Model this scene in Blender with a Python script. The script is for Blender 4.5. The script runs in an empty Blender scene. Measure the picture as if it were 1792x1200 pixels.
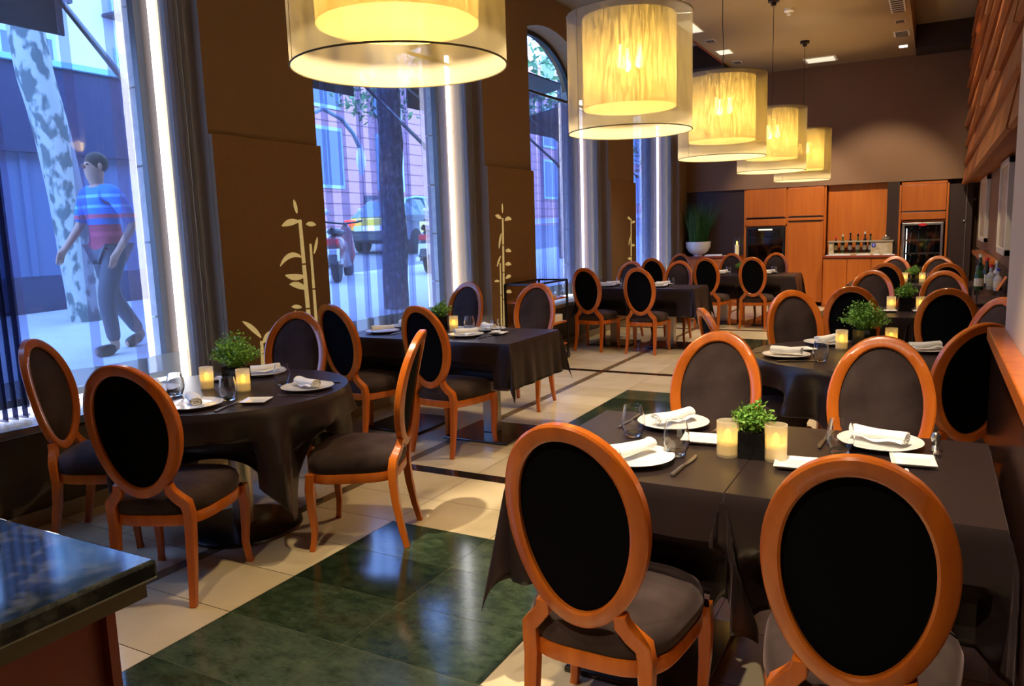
import bpy, bmesh, math, random
from mathutils import Vector, Matrix
random.seed(7)
PI = math.pi
S = bpy.context.scene
COL = S.collection

# ------------------------------------------------------------------ camera
YAW, PITCH, ROLL, FPX = 0.501883718, -0.143835154, -0.0314588014, 1348.12
EYE = 1.48
fwd = Vector((-math.sin(YAW)*math.cos(PITCH), math.cos(YAW)*math.cos(PITCH), math.sin(PITCH)))
rgt = fwd.cross(Vector((0, 0, 1))).normalized()
upv = rgt.cross(fwd)
r2 = math.cos(ROLL)*rgt + math.sin(ROLL)*upv
u2 = -math.sin(ROLL)*rgt + math.cos(ROLL)*upv
cam = bpy.data.cameras.new('camera')
camo = bpy.data.objects.new('camera', cam)
COL.objects.link(camo)
cam.sensor_width = 36
cam.lens = FPX/1792*36
cam.clip_start = 0.05
cam.clip_end = 300
camo.matrix_world = Matrix(((r2.x, u2.x, -fwd.x, 0), (r2.y, u2.y, -fwd.y, 0), (r2.z, u2.z, -fwd.z, EYE), (0, 0, 0, 1)))
S.camera = camo

# ------------------------------------------------------------------ world, exposure
W = bpy.data.worlds.new('dusk_sky')
S.world = W
W.use_nodes = True
bg = W.node_tree.nodes['Background']
bg.inputs['Color'].default_value = (0.27, 0.49, 1.0, 1)
bg.inputs['Strength'].default_value = 9.0
vs = S.view_settings
vs.view_transform = 'Standard'
vs.look = 'None'
vs.exposure = 0.0
vs.gamma = 1
vs.use_curve_mapping = False
S.cycles.transparent_max_bounces = 24
S.cycles.max_bounces = 8
S.cycles.diffuse_bounces = 4
S.cycles.glossy_bounces = 4
S.cycles.transmission_bounces = 8
S.cycles.caustics_reflective = False
S.cycles.caustics_refractive = False
S.cycles.sample_clamp_indirect = 4
S.cycles.use_denoising = True

def add_light(name, kind, loc, energy, color, **k):
    l = bpy.data.lights.new(name, kind)
    l.energy = energy
    l.color = color
    for a, b in k.items():
        if a not in ('rot', 'target'):
            setattr(l, a, b)
    o = bpy.data.objects.new(name, l)
    o.location = loc
    if 'target' in k:
        d = Vector(k['target']) - Vector(loc)
        o.rotation_euler = d.to_track_quat('-Z', 'Y').to_euler()
    COL.objects.link(o)
    return o
WARM = (1.0, 0.74, 0.42)
# recessed ceiling spots over tables and aisle, plus ones added to brighten the cladding
SPOTS = [((-0.55, 1.6, 4.05), (-0.45, 2.45, .75), 760, 38), ((-2.3, 1.8, 4.05), (-1.72, 3.35, 0), 900, 22),
         ((-0.55, 3.6, 4.05), (-0.3, 4.6, .75), 210, 46), ((-2.95, 4.5, 4.05), (-2.9, 4.9, .75), 130, 45),
         ((-0.54, 6.0, 4.05), (-0.2, 6.8, .75), 200, 46), ((-2.9, 7.2, 4.05), (-2.5, 7.2, 0), 200, 55),
         ((-0.54, 8.6, 4.05), (-0.2, 9.9, .75), 210, 46), ((-0.54, 12.4, 4.05), (-0.9, 14.6, 1.2), 330, 60),
         ((-2.4, 12.6, 4.05), (-2.2, 14.6, 1.0), 330, 60), ((-1.2, 10.4, 4.05), (-1.4, 10.4, 0), 200, 60),
         ((-2.95, 1.6, 4.05), (-3.0, 2.7, .75), 85, 24), ((-2.9, 10.6, 4.05), (-3.0, 10.6, .7), 140, 60),
         ((-0.9, -0.9, 4.05), (-0.6, 1.5, .6), 330, 46), ((-1.0, 5.0, 4.05), (-1.6, 5.2, 0), 170, 44),
         ((-0.5, 6.5, 4.05), (.42, 8.0, 3.0), 160, 80), ((-0.5, 11.0, 4.05), (.42, 12.0, 3.0), 120, 80), ((-1.6, 0.2, 4.05), (-1.5, 2.0, 0), 150, 40)]  # spots aimed at the right wall are added to brighten its cladding
for i, (p, t, e, a) in enumerate(SPOTS):
    add_light('ceiling_and_fill_spot', 'SPOT', p, e, (1.0, 0.83, 0.60), spot_size=math.radians(a), spot_blend=.6, shadow_soft_size=.05, target=t)

# ------------------------------------------------------------------ materials
def nodes_of(m):
    return m.node_tree.nodes, m.node_tree.links
def mat(name, col, rough=.5, metal=0, spec=.5, noise=None, bump=None, sheen=0, coat=0, emit=None, emis=0, trans=0, ior=1.45, stretch=None):
    m = bpy.data.materials.new(name)
    m.use_nodes = True
    N, L = nodes_of(m)
    b = N['Principled BSDF']
    b.inputs['Base Color'].default_value = (*col, 1)
    b.inputs['Roughness'].default_value = rough
    b.inputs['Metallic'].default_value = metal
    b.inputs['Specular IOR Level'].default_value = spec
    b.inputs['IOR'].default_value = ior
    b.inputs['Sheen Weight'].default_value = sheen
    b.inputs['Sheen Roughness'].default_value = .4
    b.inputs['Sheen Tint'].default_value = (.75, .52, .50, 1)
    b.inputs['Coat Weight'].default_value = coat
    b.inputs['Coat Roughness'].default_value = .12
    b.inputs['Transmission Weight'].default_value = trans
    if emit:
        b.inputs['Emission Color'].default_value = (*emit, 1)
        b.inputs['Emission Strength'].default_value = emis
    if noise or bump:
        tc = N.new('ShaderNodeTexCoord')
        mp = N.new('ShaderNodeMapping')
        L.new(tc.outputs['Object'], mp.inputs['Vector'])
        if stretch:
            mp.inputs['Scale'].default_value = stretch
    if noise:
        sc, c2, lo, hi = noise
        n = N.new('ShaderNodeTexNoise')
        n.inputs['Scale'].default_value = sc
        n.inputs['Detail'].default_value = 6
        L.new(mp.outputs[0], n.inputs['Vector'])
        r = N.new('ShaderNodeValToRGB')
        r.color_ramp.elements[0].position = lo
        r.color_ramp.elements[1].position = hi
        r.color_ramp.elements[0].color = (*col, 1)
        r.color_ramp.elements[1].color = (*c2, 1)
        L.new(n.outputs['Fac'], r.inputs['Fac'])
        L.new(r.outputs['Color'], b.inputs['Base Color'])
    if bump:
        sc, st = bump
        n = N.new('ShaderNodeTexNoise')
        n.inputs['Scale'].default_value = sc
        n.inputs['Detail'].default_value = 4
        L.new(mp.outputs[0], n.inputs['Vector'])
        bp = N.new('ShaderNodeBump')
        bp.inputs['Strength'].default_value = st
        bp.inputs['Distance'].default_value = .01
        L.new(n.outputs['Fac'], bp.inputs['Height'])
        L.new(bp.outputs[0], b.inputs['Normal'])
    return m
def mixmat(name, a, fac, build):
    """transparent mixed with a shader made by build(nodes); fac = opacity"""
    m = bpy.data.materials.new(name)
    m.use_nodes = True
    N, L = nodes_of(m)
    N.remove(N['Principled BSDF'])
    out = N['Material Output']
    t = N.new('ShaderNodeBsdfTransparent')
    t.inputs['Color'].default_value = (*a, 1)
    mx = N.new('ShaderNodeMixShader')
    s = build(N, L, mx)
    L.new(t.outputs[0], mx.inputs[1])
    L.new(s, mx.inputs[2])
    if fac is not None:
        mx.inputs[0].default_value = fac
    L.new(mx.outputs[0], out.inputs['Surface'])
    return m
def cloth_shader(dc, tc_, w=.5, streak=None):
    def f(N, L, mx):
        d = N.new('ShaderNodeBsdfDiffuse')
        t = N.new('ShaderNodeBsdfTranslucent')
        d.inputs['Color'].default_value = (*dc, 1)
        t.inputs['Color'].default_value = (*tc_, 1)
        x = N.new('ShaderNodeMixShader')
        x.inputs[0].default_value = w
        L.new(d.outputs[0], x.inputs[1])
        L.new(t.outputs[0], x.inputs[2])
        if streak:
            tx = N.new('ShaderNodeTexCoord')
            mp = N.new('ShaderNodeMapping')
            mp.inputs['Scale'].default_value = streak[0]
            n = N.new('ShaderNodeTexNoise')
            n.inputs['Scale'].default_value = streak[1]
            n.inputs['Distortion'].default_value = streak[4]
            n.inputs['Detail'].default_value = 3
            r = N.new('ShaderNodeMapRange')
            r.inputs['From Min'].default_value = .35
            r.inputs['From Max'].default_value = .65
            r.inputs['To Min'].default_value = streak[2]
            r.inputs['To Max'].default_value = streak[3]
            L.new(tx.outputs['Object'], mp.inputs['Vector'])
            L.new(mp.outputs[0], n.inputs['Vector'])
            L.new(n.outputs['Fac'], r.inputs['Value'])
            L.new(r.outputs[0], mx.inputs[0])
            r3 = N.new('ShaderNodeMapRange')
            for nm_, v_ in (('From Min', .35), ('From Max', .65), ('To Min', .45), ('To Max', 1.6)):
                r3.inputs[nm_].default_value = v_
            vm = N.new('ShaderNodeVectorMath'); vm.operation = 'SCALE'
            vm.inputs[0].default_value = tc_
            L.new(n.outputs['Fac'], r3.inputs['Value']); L.new(r3.outputs[0], vm.inputs['Scale']); L.new(vm.outputs[0], t.inputs['Color'])
        return x.outputs[0]
    return f
def gloss_shader(col, rough):
    def f(N, L, mx):
        g = N.new('ShaderNodeBsdfGlossy')
        g.inputs['Color'].default_value = (*col, 1)
        g.inputs['Roughness'].default_value = rough
        return g.outputs[0]
    return f
M = {}
M['wood'] = mat('cherry_wood', (.48, .105, .010), .28, noise=(3.2, (.64, .160, .014), .35, .7), stretch=(6, 6, .7), coat=.35)
M['panelwood'] = mat('orange_panel_wood', (.50, .135, .018), .35, noise=(3.5, (.40, .095, .012), .3, .75), stretch=(5, 5, .35), coat=.15)
M['darkpanel'] = mat('dark_brown_panel', (.030, .014, .011), .45)
M['redwood'] = mat('red_brown_wood', (.24, .042, .022), .35, noise=(3, (.30, .06, .028), .3, .7), stretch=(3, 3, .6))
M['velvet'] = mat('brown_velvet', (.020, .012, .011), .85, spec=.15, sheen=.22, noise=(5, (.060, .040, .036), .35, .68))
M['backcloth'] = mat('black_backing_cloth', (.0025, .0025, .004), .9, spec=.08)
M['tablecloth'] = mat('black_satin_cloth', (.018, .011, .011), .36, spec=.5, sheen=.05, bump=(60, .03))
M['white'] = mat('white_porcelain', (.86, .85, .82), .12, coat=.3)
M['napkin'] = mat('white_cotton', (.84, .83, .80), .8, bump=(90, .25))
M['steel'] = mat('brushed_steel', (.55, .53, .50), .28, metal=1)
M['darksteel'] = mat('dark_steel', (.10, .095, .09), .22, metal=1)
M['black'] = mat('black_metal', (.012, .012, .013), .35)
M['glass'] = mat('clear_glass', (1, 1, 1), .0, trans=1, ior=1.45)
M['thinglass'] = mixmat('window_glass', (.93, .96, 1), .06, gloss_shader((1, 1, 1), .02))
M['frost'] = mixmat('frosted_glass', (1, .98, .95), .62, cloth_shader((.8, .76, .68), (.9, .85, .75), .6))
M['flame'] = mat('candle_flame', (1, .7, .1), .5, emit=(1, .62, .06), emis=9)
M['wax'] = mat('candle_wax', (.85, .74, .55), .6, emit=(1, .62, .12), emis=.5)
M['leaf'] = mat('boxwood_leaf', (.10, .27, .03), .5, noise=(40, (.22, .42, .06), .3, .7))
M['grass'] = mat('grass_blade', (.03, .12, .03), .5, noise=(9, (.08, .22, .06), .3, .7))
M['soil'] = mat('soil', (.02, .014, .01), .9)
M['pot'] = mat('black_gloss_pot', (.008, .008, .008), .08)
M['wall'] = mat('brown_wall_paint', (.225, .147, .082), .75, bump=(120, .08), noise=(1.2, (.25, .163, .092), .3, .7))
M['wallback'] = mat('taupe_wall_paint', (.19, .098, .048), .7, bump=(120, .06), noise=(.8, (.21, .112, .056), .3, .7))
M['panel'] = mat('fabric_wall_panel', (.26, .155, .075), .85, bump=(400, .15), noise=(160, (.225, .132, .063), .4, .6))
M['kneewall'] = mat('dark_olive_wall', (.075, .055, .038), .7)
M['ceiling'] = mat('brown_ceiling', (.30, .205, .095), .5, noise=(1, (.33, .225, .105), .3, .7))
M['ceilinghi'] = mat('ceiling_recess', (.26, .21, .16), .6)
M['beam'] = mat('dark_beam', (.028, .014, .011), .6)
M['greige'] = mat('greige_paint', (.78, .64, .46), .7, bump=(80, .05))
M['baseboard'] = mat('pale_baseboard', (.32, .26, .18), .5)
M['gold'] = mat('backlit_gold_bamboo', (.85, .66, .25), .5, emit=(1.0, .78, .32), emis=.30, noise=(30, (.75, .55, .2), .4, .6))  # emission stands in for backlight shining through perforated bamboo
M['led'] = mat('led_strip', (1, 1, 1), .5, emit=(1.0, .97, .86), emis=17)
M['stone'] = mat('facade_stone', (.50, .50, .48), .85, noise=(14, (.36, .36, .36), .35, .65), bump=(25, .5))
M['granite'] = mat('dark_green_granite', (.012, .018, .016), .07, noise=(28, (.09, .10, .085), .48, .72), coat=.5)
M['gtile'] = mat('green_marble', (.010, .022, .011), .13, noise=(11, (.070, .100, .055), .36, .72), stretch=(1, 1.6, 1))
M['gtile2'] = mat('green_marble_light', (.020, .036, .020), .13, noise=(9, (.10, .130, .078), .34, .70), stretch=(1, 1.6, 1))
M['gtile3'] = mat('green_marble_dark', (.006, .014, .007), .13, noise=(12, (.045, .068, .036), .38, .75), stretch=(1, 1.6, 1))
for k_ in ('gtile', 'gtile2', 'gtile3'):
    for nd in M[k_].node_tree.nodes:
        if nd.type == 'TEX_NOISE':
            nd.inputs['Detail'].default_value = 12; nd.inputs['Roughness'].default_value = .78
M['cream'] = mat('cream_stone_tile', (.72, .59, .37), .22, noise=(5, (.64, .52, .31), .35, .7))
M['cream2'] = mat('pale_cream_stone_tile', (.78, .66, .44), .22, noise=(4, (.70, .58, .36), .35, .7))
M['brownstone'] = mat('brown_stone_strip', (.17, .11, .05), .22, noise=(9, (.22, .15, .07), .35, .7))
M['blackstone'] = mat('black_stone_strip', (.018, .012, .009), .16)
M['grout'] = mat('floor_grout', (.16, .12, .07), .7)
M['ggrout'] = mat('pale_grout_line', (.20, .19, .12), .6)
M['sheer'] = mixmat('sheer_curtain', (.80, .82, .95), .17, cloth_shader((.42, .37, .34), (.40, .36, .35), .5))
M['sheerhem'] = mixmat('sheer_curtain_hem', (.6, .62, .7), .5, cloth_shader((.22, .20, .19), (.30, .28, .26), .5))
M['drape'] = mixmat('grey_drape', (.6, .6, .65), .72, cloth_shader((.48, .45, .42), (.50, .46, .42), .5))
M['shade_in'] = mixmat('yellow_inner_shade', (1, .85, .4), .92, cloth_shader((.60, .48, .20), (.30, .235, .085), .5, ((9, 9, .9), 5, .78, 1.0, 1.6)))
def linen(N, L, mx):
    g = N.new('ShaderNodeNewGeometry')
    di = N.new('ShaderNodeBsdfDiffuse'); di.inputs['Color'].default_value = (.46, .43, .33, 1)     # white lining inside
    do = N.new('ShaderNodeBsdfDiffuse'); do.inputs['Color'].default_value = (.40, .37, .30, 1)     # grey linen outside
    tr = N.new('ShaderNodeBsdfTranslucent'); tr.inputs['Color'].default_value = (.09, .082, .055, 1)
    a = N.new('ShaderNodeMixShader'); L.new(g.outputs['Backfacing'], a.inputs[0]); L.new(do.outputs[0], a.inputs[1]); L.new(di.outputs[0], a.inputs[2])
    b = N.new('ShaderNodeAddShader'); L.new(a.outputs[0], b.inputs[0]); L.new(tr.outputs[0], b.inputs[1])
    return b.outputs[0]
M['shade_out'] = mixmat('sheer_linen_shade', (.98, .95, .85), .62, linen)
M['shade_trim'] = mat('shade_trim', (.20, .17, .10), .7)
M['bulb'] = mat('glowing_bulb', (1, .9, .6), .5, emit=(1, .82, .45), emis=60)
M['lightpanel'] = mat('light_diffuser', (.9, .85, .7), .5, emit=(1, .93, .66), emis=.75)
M['lit'] = mat('lit_downlight', (1, 1, 1), .5, emit=(1, .95, .9), emis=6)
M['plastic'] = mat('white_plastic', (.75, .70, .58), .4)
M['vent'] = mat('vent_slots', (.06, .045, .035), .6)
M['cane'] = mat('picture_paper', (.42, .30, .16), .6, noise=(12, (.55, .45, .3), .4, .6))
M['frame'] = mat('cream_frame', (.72, .64, .46), .45)
M['bottle'] = mat('green_bottle_glass', (.02, .06, .02), .08)
M['bottle2'] = mat('dark_bottle_glass', (.015, .012, .01), .08)
M['bottle3'] = mat('pale_bottle_glass', (.45, .45, .5), .08, coat=.4)
M['labelp'] = mat('paper_label', (.6, .55, .42), .6)
M['redcap'] = mat('red_cap', (.6, .02, .03), .4)
M['blue'] = mat('blue_sign', (.03, .05, .45), .4)
M['fridgeglass'] = mixmat('fridge_glass', (.75, .78, .8), .10, gloss_shader((1, 1, 1), .04))
M['fridgein'] = mat('fridge_interior', (.012, .014, .016), .5)
M['boards'] = mat('cladding_board', (.42, .135, .028), .45, noise=(3, (.30, .08, .018), .3, .7), stretch=(4, .5, 4))
M['orange'] = mat('orange_card', (.75, .22, .06), .5)

# ------------------------------------------------------------------ mesh builder
class MB:
    def __init__(s):
        s.v = []; s.f = []; s.mi = []; s.m = 0
    def add(s, vs_, fs):
        b = len(s.v)
        s.v += [tuple(v) for v in vs_]
        for f in fs:
            s.f.append([b+i for i in f]); s.mi.append(s.m)
        return s
    def box(s, x0, x1, y0, y1, z0, z1):
        v = [(x, y, z) for x in (x0, x1) for y in (y0, y1) for z in (z0, z1)]
        return s.add(v, [(0, 1, 3, 2), (4, 6, 7, 5), (0, 4, 5, 1), (2, 3, 7, 6), (0, 2, 6, 4), (1, 5, 7, 3)])
    def cbox(s, c, d, rz=0, rx=0, ry=0):
        R = Matrix.Rotation(rz, 4, 'Z') @ Matrix.Rotation(ry, 4, 'Y') @ Matrix.Rotation(rx, 4, 'X')
        v = [Vector(c) + R @ Vector((x*d[0]/2, y*d[1]/2, z*d[2]/2)) for x in (-1, 1) for y in (-1, 1) for z in (-1, 1)]
        return s.add(v, [(0, 1, 3, 2), (4, 6, 7, 5), (0, 4, 5, 1), (2, 3, 7, 6), (0, 2, 6, 4), (1, 5, 7, 3)])
    def grid(s, fn, nu, nv, cu=False, cv=False):
        v = []
        U = nu if cu else nu+1
        V = nv if cv else nv+1
        for i in range(U):
            for j in range(V):
                v.append(fn(i/nu, j/nv))
        f = []
        for i in range(nu):
            for j in range(nv):
                a = i*V+j; b = ((i+1) % U)*V+j
                c = ((i+1) % U)*V+(j+1) % V; d = i*V+(j+1) % V
                f.append((a, b, c, d))
        return s.add(v, f)
    def lathe(s, prof, n=24, c=(0, 0, 0), cap=True):
        v = []
        for r, z in prof:
            for k in range(n):
                a = 2*PI*k/n
                v.append((c[0]+r*math.cos(a), c[1]+r*math.sin(a), c[2]+z))
        f = []
        for i in range(len(prof)-1):
            for k in range(n):
                k2 = (k+1) % n
                f.append((i*n+k, i*n+k2, (i+1)*n+k2, (i+1)*n+k))
        if cap:
            f.append(tuple(range(n))[::-1])
            f.append(tuple((len(prof)-1)*n+k for k in range(n)))
        return s.add(v, f)
    def sweep(s, pts, sec, up=(0, 0, 1), closed=False, scale=None, cap=True):
        """sweep a 2d section (list of (a,b)) along pts; a along side, b along up"""
        pts = [Vector(p) for p in pts]
        n = len(pts); k = len(sec); v = []
        prev_up = Vector(up)
        for i, p in enumerate(pts):
            if closed:
                t = pts[(i+1) % n]-pts[i-1]
            else:
                t = pts[min(i+1, n-1)]-pts[max(i-1, 0)]
            t.normalize()
            u = (up(i) if callable(up) else Vector(up))
            side = t.cross(u)
            if side.length < 1e-5:
                side = Vector((1, 0, 0))
            side.normalize()
            u = side.cross(t)
            sc = scale[i] if scale else (1, 1)
            if not isinstance(sc, tuple):
                sc = (sc, sc)
            for a, b in sec:
                v.append(p+side*a*sc[0]+u*b*sc[1])
        f = []
        for i in range(n if closed else n-1):
            i2 = (i+1) % n
            for j in range(k):
                j2 = (j+1) % k
                f.append((i*k+j, i*k+j2, i2*k+j2, i2*k+j))
        if cap and not closed:
            f.append(tuple(range(k))[::-1])
            f.append(tuple((n-1)*k+j for j in range(k)))
        return s.add(v, f)
    def tube(s, pts, r, n=8, closed=False):
        sec = [(math.cos(2*PI*j/n), math.sin(2*PI*j/n)) for j in range(n)]
        pts = [Vector(p) for p in pts]
        d = (pts[-1]-pts[0]) if not closed else Vector((1, 0, 0))
        u = (0, 0, 1) if abs(d.normalized().z) < .9 else (0, 1, 0)
        if isinstance(r, (int, float)):
            r = [r]*len(pts)
        return s.sweep(pts, sec, u, closed, r)
    def poly(s, pts):
        return s.add(pts, [tuple(range(len(pts)))])
    def prism(s, outline, axis, a0, a1):
        """extrude a 2d outline; axis x: (y,z), y: (x,z), z: (x,y)"""
        def P(o, t):
            return {'x': (t, o[0], o[1]), 'y': (o[0], t, o[1]), 'z': (o[0], o[1], t)}[axis]
        n = len(outline)
        v = [P(o, a0) for o in outline]+[P(o, a1) for o in outline]
        f = [tuple(range(n))[::-1], tuple(range(n, 2*n))]
        for i in range(n):
            j = (i+1) % n
            f.append((i, j, n+j, n+i))
        return s.add(v, f)
    def ball(s, c, r, nu=14, nv=9):
        if isinstance(r, (int, float)):
            r = (r, r, r)
        def f(u, v):
            a = 2*PI*u; b = PI*(.02+.96*v)
            return (c[0]+r[0]*math.sin(b)*math.cos(a), c[1]+r[1]*math.sin(b)*math.sin(a), c[2]+r[2]*math.cos(b))
        return s.grid(f, nu, nv, cu=True)
RS = lambda w, h, b=.3: [(w/2*(1-b), -h/2), (w/2, -h/2*(1-b)), (w/2, h/2*(1-b)), (w/2*(1-b), h/2), (-w/2*(1-b), h/2), (-w/2, h/2*(1-b)), (-w/2, -h/2*(1-b)), (-w/2*(1-b), -h/2)]

def obj(name, mb, m, parent=None, smooth=True, bevel=0, sub=0):
    me = bpy.data.meshes.new(name)
    me.from_pydata(mb.v, [], mb.f)
    ms = m if isinstance(m, (list, tuple)) else [m]
    for x in ms:
        me.materials.append(M[x] if isinstance(x, str) else x)
    me.polygons.foreach_set('material_index', mb.mi)
    bm = bmesh.new()
    bm.from_mesh(me)
    bmesh.ops.recalc_face_normals(bm, faces=bm.faces)
    if smooth:
        for e in bm.edges:
            if len(e.link_faces) == 2 and e.calc_face_angle(0) > math.radians(38):
                e.smooth = False
        for f in bm.faces:
            f.smooth = True
    bm.to_mesh(me)
    bm.free()
    o = bpy.data.objects.new(name, me)
    COL.objects.link(o)
    if parent:
        o.parent = parent
    if bevel:
        b = o.modifiers.new('bevel', 'BEVEL')
        b.width = bevel; b.segments = 2; b.limit_method = 'ANGLE'
    if sub:
        b = o.modifiers.new('sub', 'SUBSURF')
        b.levels = sub; b.render_levels = sub
    return o
def tag(o, label, cat, group=None):
    o['label'] = label; o['category'] = cat
    if group:
        o['group'] = group
    return o
def thing(name, label, cat, loc=(0, 0, 0), rz=0, group=None):
    o = bpy.data.objects.new(name, None)
    o.empty_display_size = .1
    COL.objects.link(o)
    o.location = loc; o.rotation_euler = (0, 0, rz)
    return tag(o, label, cat, group)
def struct(name, mb, m, parent=None, **k):
    o = obj(name, mb, m, parent, **k)
    if not parent:
        o['kind'] = 'structure'
    return o
def copy_tree(o, parent=None):
    c = o.copy()
    COL.objects.link(c)
    if parent:
        c.parent = parent
    for ch in list(o.children):
        copy_tree(ch, c)
    return c
class Kind:
    """first use places the prototype itself, later uses place copies"""
    def __init__(s, make):
        s.make = make; s.first = None
    def put(s, loc, rz, label, group=None, scale=None):
        if s.first is None:
            s.first = s.make(); o = s.first
        else:
            o = copy_tree(s.first)
            if 'group' in o.keys() and not group:
                del o['group']
        o.location = loc; o.rotation_euler = (0, 0, rz)
        o['label'] = label
        if group:
            o['group'] = group
        if scale:
            o.scale = (scale, scale, scale)
        return o

# ------------------------------------------------------------------ floor
Z0 = 0
b = MB(); b.box(-5.0, 2.6, -3.1, 15.1, -.2, -.004)
fl = struct('floor', b, 'grout', smooth=False)
t = MB()
names = ['cream', 'cream2', 'gtile', 'gtile2', 'gtile3', 'brownstone', 'blackstone', 'ggrout']
def tile(x0, x1, y0, y1, mi, g=.0022, z=0):
    t.m = mi
    t.add([(x0+g, y0+g, z), (x1-g, y0+g, z), (x1-g, y1-g, z), (x0+g, y1-g, z)], [(0, 1, 2, 3)])
STR = [.33+3.55*k for k in range(-1, 5)]            # dark cross strips (near edges)
STR = [-3.2, .33, 3.83, 7.375, 10.93, 14.48]
xs_l = [-4.2, -3.62, -3.035, -2.965, -2.43, -1.845, -1.26, -.675, -.09, .5, 1.1, 1.7, 2.3]
for i in range(len(STR)-1):
    a, c = STR[i]+.105, STR[i+1]
    tile(-4.2, 2.6, STR[i], a, 6)
    g0, g1 = c-.76-5.25*.357, c-.76
    ys = [c, c-.4, c-.76]
    y = c-.76
    while y-.357 > a+.2:
        y -= .357
        ys.append(y)
    ys.append(a)
    ys = sorted(ys)
    for j in range(len(ys)-1):
        for k in range(len(xs_l)-1):
            x0, x1 = xs_l[k], xs_l[k+1]
            if abs(x0+3.035) < .01:
                continue
            green = (-2.44 < x0 < -1.3) and ys[j+1] <= c-.75 and ys[j] > c-.76-5.3*.357
            if green:
                tile(x0, x1, ys[j], ys[j+1], random.choice((2, 3, 4, 3, 2)), .0015)
            else:
                tile(x0, x1, ys[j], ys[j+1], random.choice((0, 1)), .0018)
    tile(-3.035, -2.965, a, c, 5, .001)
    gy = [v for v in ys if v <= c-.75 and v >= c-.76-5.3*.357]
    if len(gy) > 1:
        tile(-2.43, -1.26, gy[0], gy[-1], 7, .001, -.0015)
tl = obj('floor_tiles', t, names, fl, smooth=False)

# ------------------------------------------------------------------ window wall
XI, XW, XO = -4.15, -4.45, -4.84      # pilaster face, wall face, outer facade
bays = [(1.08, 3.57), (4.58, 7.09), (8.15, 10.6), (11.66, 14.12)]
piers = [(-3.1, 1.08), (3.57, 4.58), (7.09, 8.15), (10.6, 11.66), (14.12, 15.1)]
w = MB()
for a, c in piers:
    w.box(XO, XW, a, c, 0, 4.75)
SILL = .50
for a, c in bays:
    w.box(XO, XW, a, c, 0, SILL)
    n = 20; m0 = (a+c)/2; h = (c-a)/2
    arch = [(m0-h*math.cos(PI*k/n), 3.32+.72*math.sin(PI*k/n)) for k in range(n+1)]
    for k in range(n):
        (y0, z0), (y1, z1) = arch[k], arch[k+1]
        w.add([(x, y, z) for x in (XO, XW) for (y, z) in ((y0, z0), (y1, z1), (y1, 4.75), (y0, 4.75))],
              [(0, 1, 2, 3), (4, 7, 6, 5), (0, 4, 5, 1), (3, 2, 6, 7)])
struct('wall_left', w, 'wall', smooth=False)
p = MB()
for a, c in piers:
    p.box(XW, XI, a, c, 0, 4.4)
struct('trim_1', p, 'wall', smooth=False)
k_ = MB()
for a, c in bays:
    k_.box(XW, XI-.01, a, c, 0, SILL)
struct('trim_2', k_, 'kneewall', smooth=False)
# outer stone jambs of the facade
st = MB()
for a, c in piers:
    st.box(XO-.01, XO, a-.0, c+.0, .0, 5.5)
    for q in range(9):
        zz = .45+q*.52
        st.box(XO-.025, XO-.01, a-.0, c+.0, zz, zz+.505)
        st.box(XO-.025, XO+.10, c, c+.022, zz, zz+.505)
        st.box(XO-.025, XO+.10, a-.022, a, zz, zz+.505)
struct('trim_3', st, 'stone', smooth=False)
for i, (a, c) in enumerate(bays):
    s_ = MB(); s_.box(XO-.05, XI+.02, a-.0, c+.0, SILL, SILL+.045)
    struct('trim_%d' % (4+i), s_, M['baseboard'] if i else mat('window_sill_metal', (.45, .45, .46), .22, metal=.8), smooth=False, bevel=.006)
bb = MB()
bb.box(XI, XI+.018, -3.0, 14.4, 0, .085)
struct('baseboard_left', bb, 'baseboard', smooth=False, bevel=.004)

# windows: frame + glass following the arch
for i, (a, c) in enumerate(bays):
    m0 = (a+c)/2; h = (c-a)/2; n = 24
    out = [(a, SILL+.045)]+[(m0-h*math.cos(PI*k/n), 3.32+.72*math.sin(PI*k/n)) for k in range(n+1)]+[(c, SILL+.045)]
    path = [(-4.72, y, z) for y, z in out]
    f = MB()
    ins = [(-4.72, m0+(y-m0)*(1-.03/h), z-.03 if z > 1 else z+.02) for y, z in out]
    f.sweep(ins, RS(.06, .06, .1), (1, 0, 0), closed=True)
    fr = struct('window_%d' % (i+1), f, 'black', smooth=False)
    g = MB()
    g.poly([(-4.72, y, z) for y, z in out])
    obj('pane', g, 'thinglass', fr, smooth=False)
# LED strips along jambs and sills
for i, (a, c) in enumerate(bays):
    ty = ['nearest', 'second', 'third', 'farthest'][i]
    e = MB(); e.box(-4.565, -4.54, c-.045, c-.005, SILL+.05, 3.31)
    o = obj('light_strip', e, 'led', smooth=False)
    tag(o, 'bright white vertical light strip on the far jamb of the %s window' % ty, 'light strip')
    e = MB(); e.box(-4.60, -4.57, a+.01, c-.06, SILL+.05, SILL+.068)
    o = obj('light_strip', e, 'led', smooth=False)
    tag(o, 'bright white horizontal light strip along the sill of the %s window' % ty, 'light strip')

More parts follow.
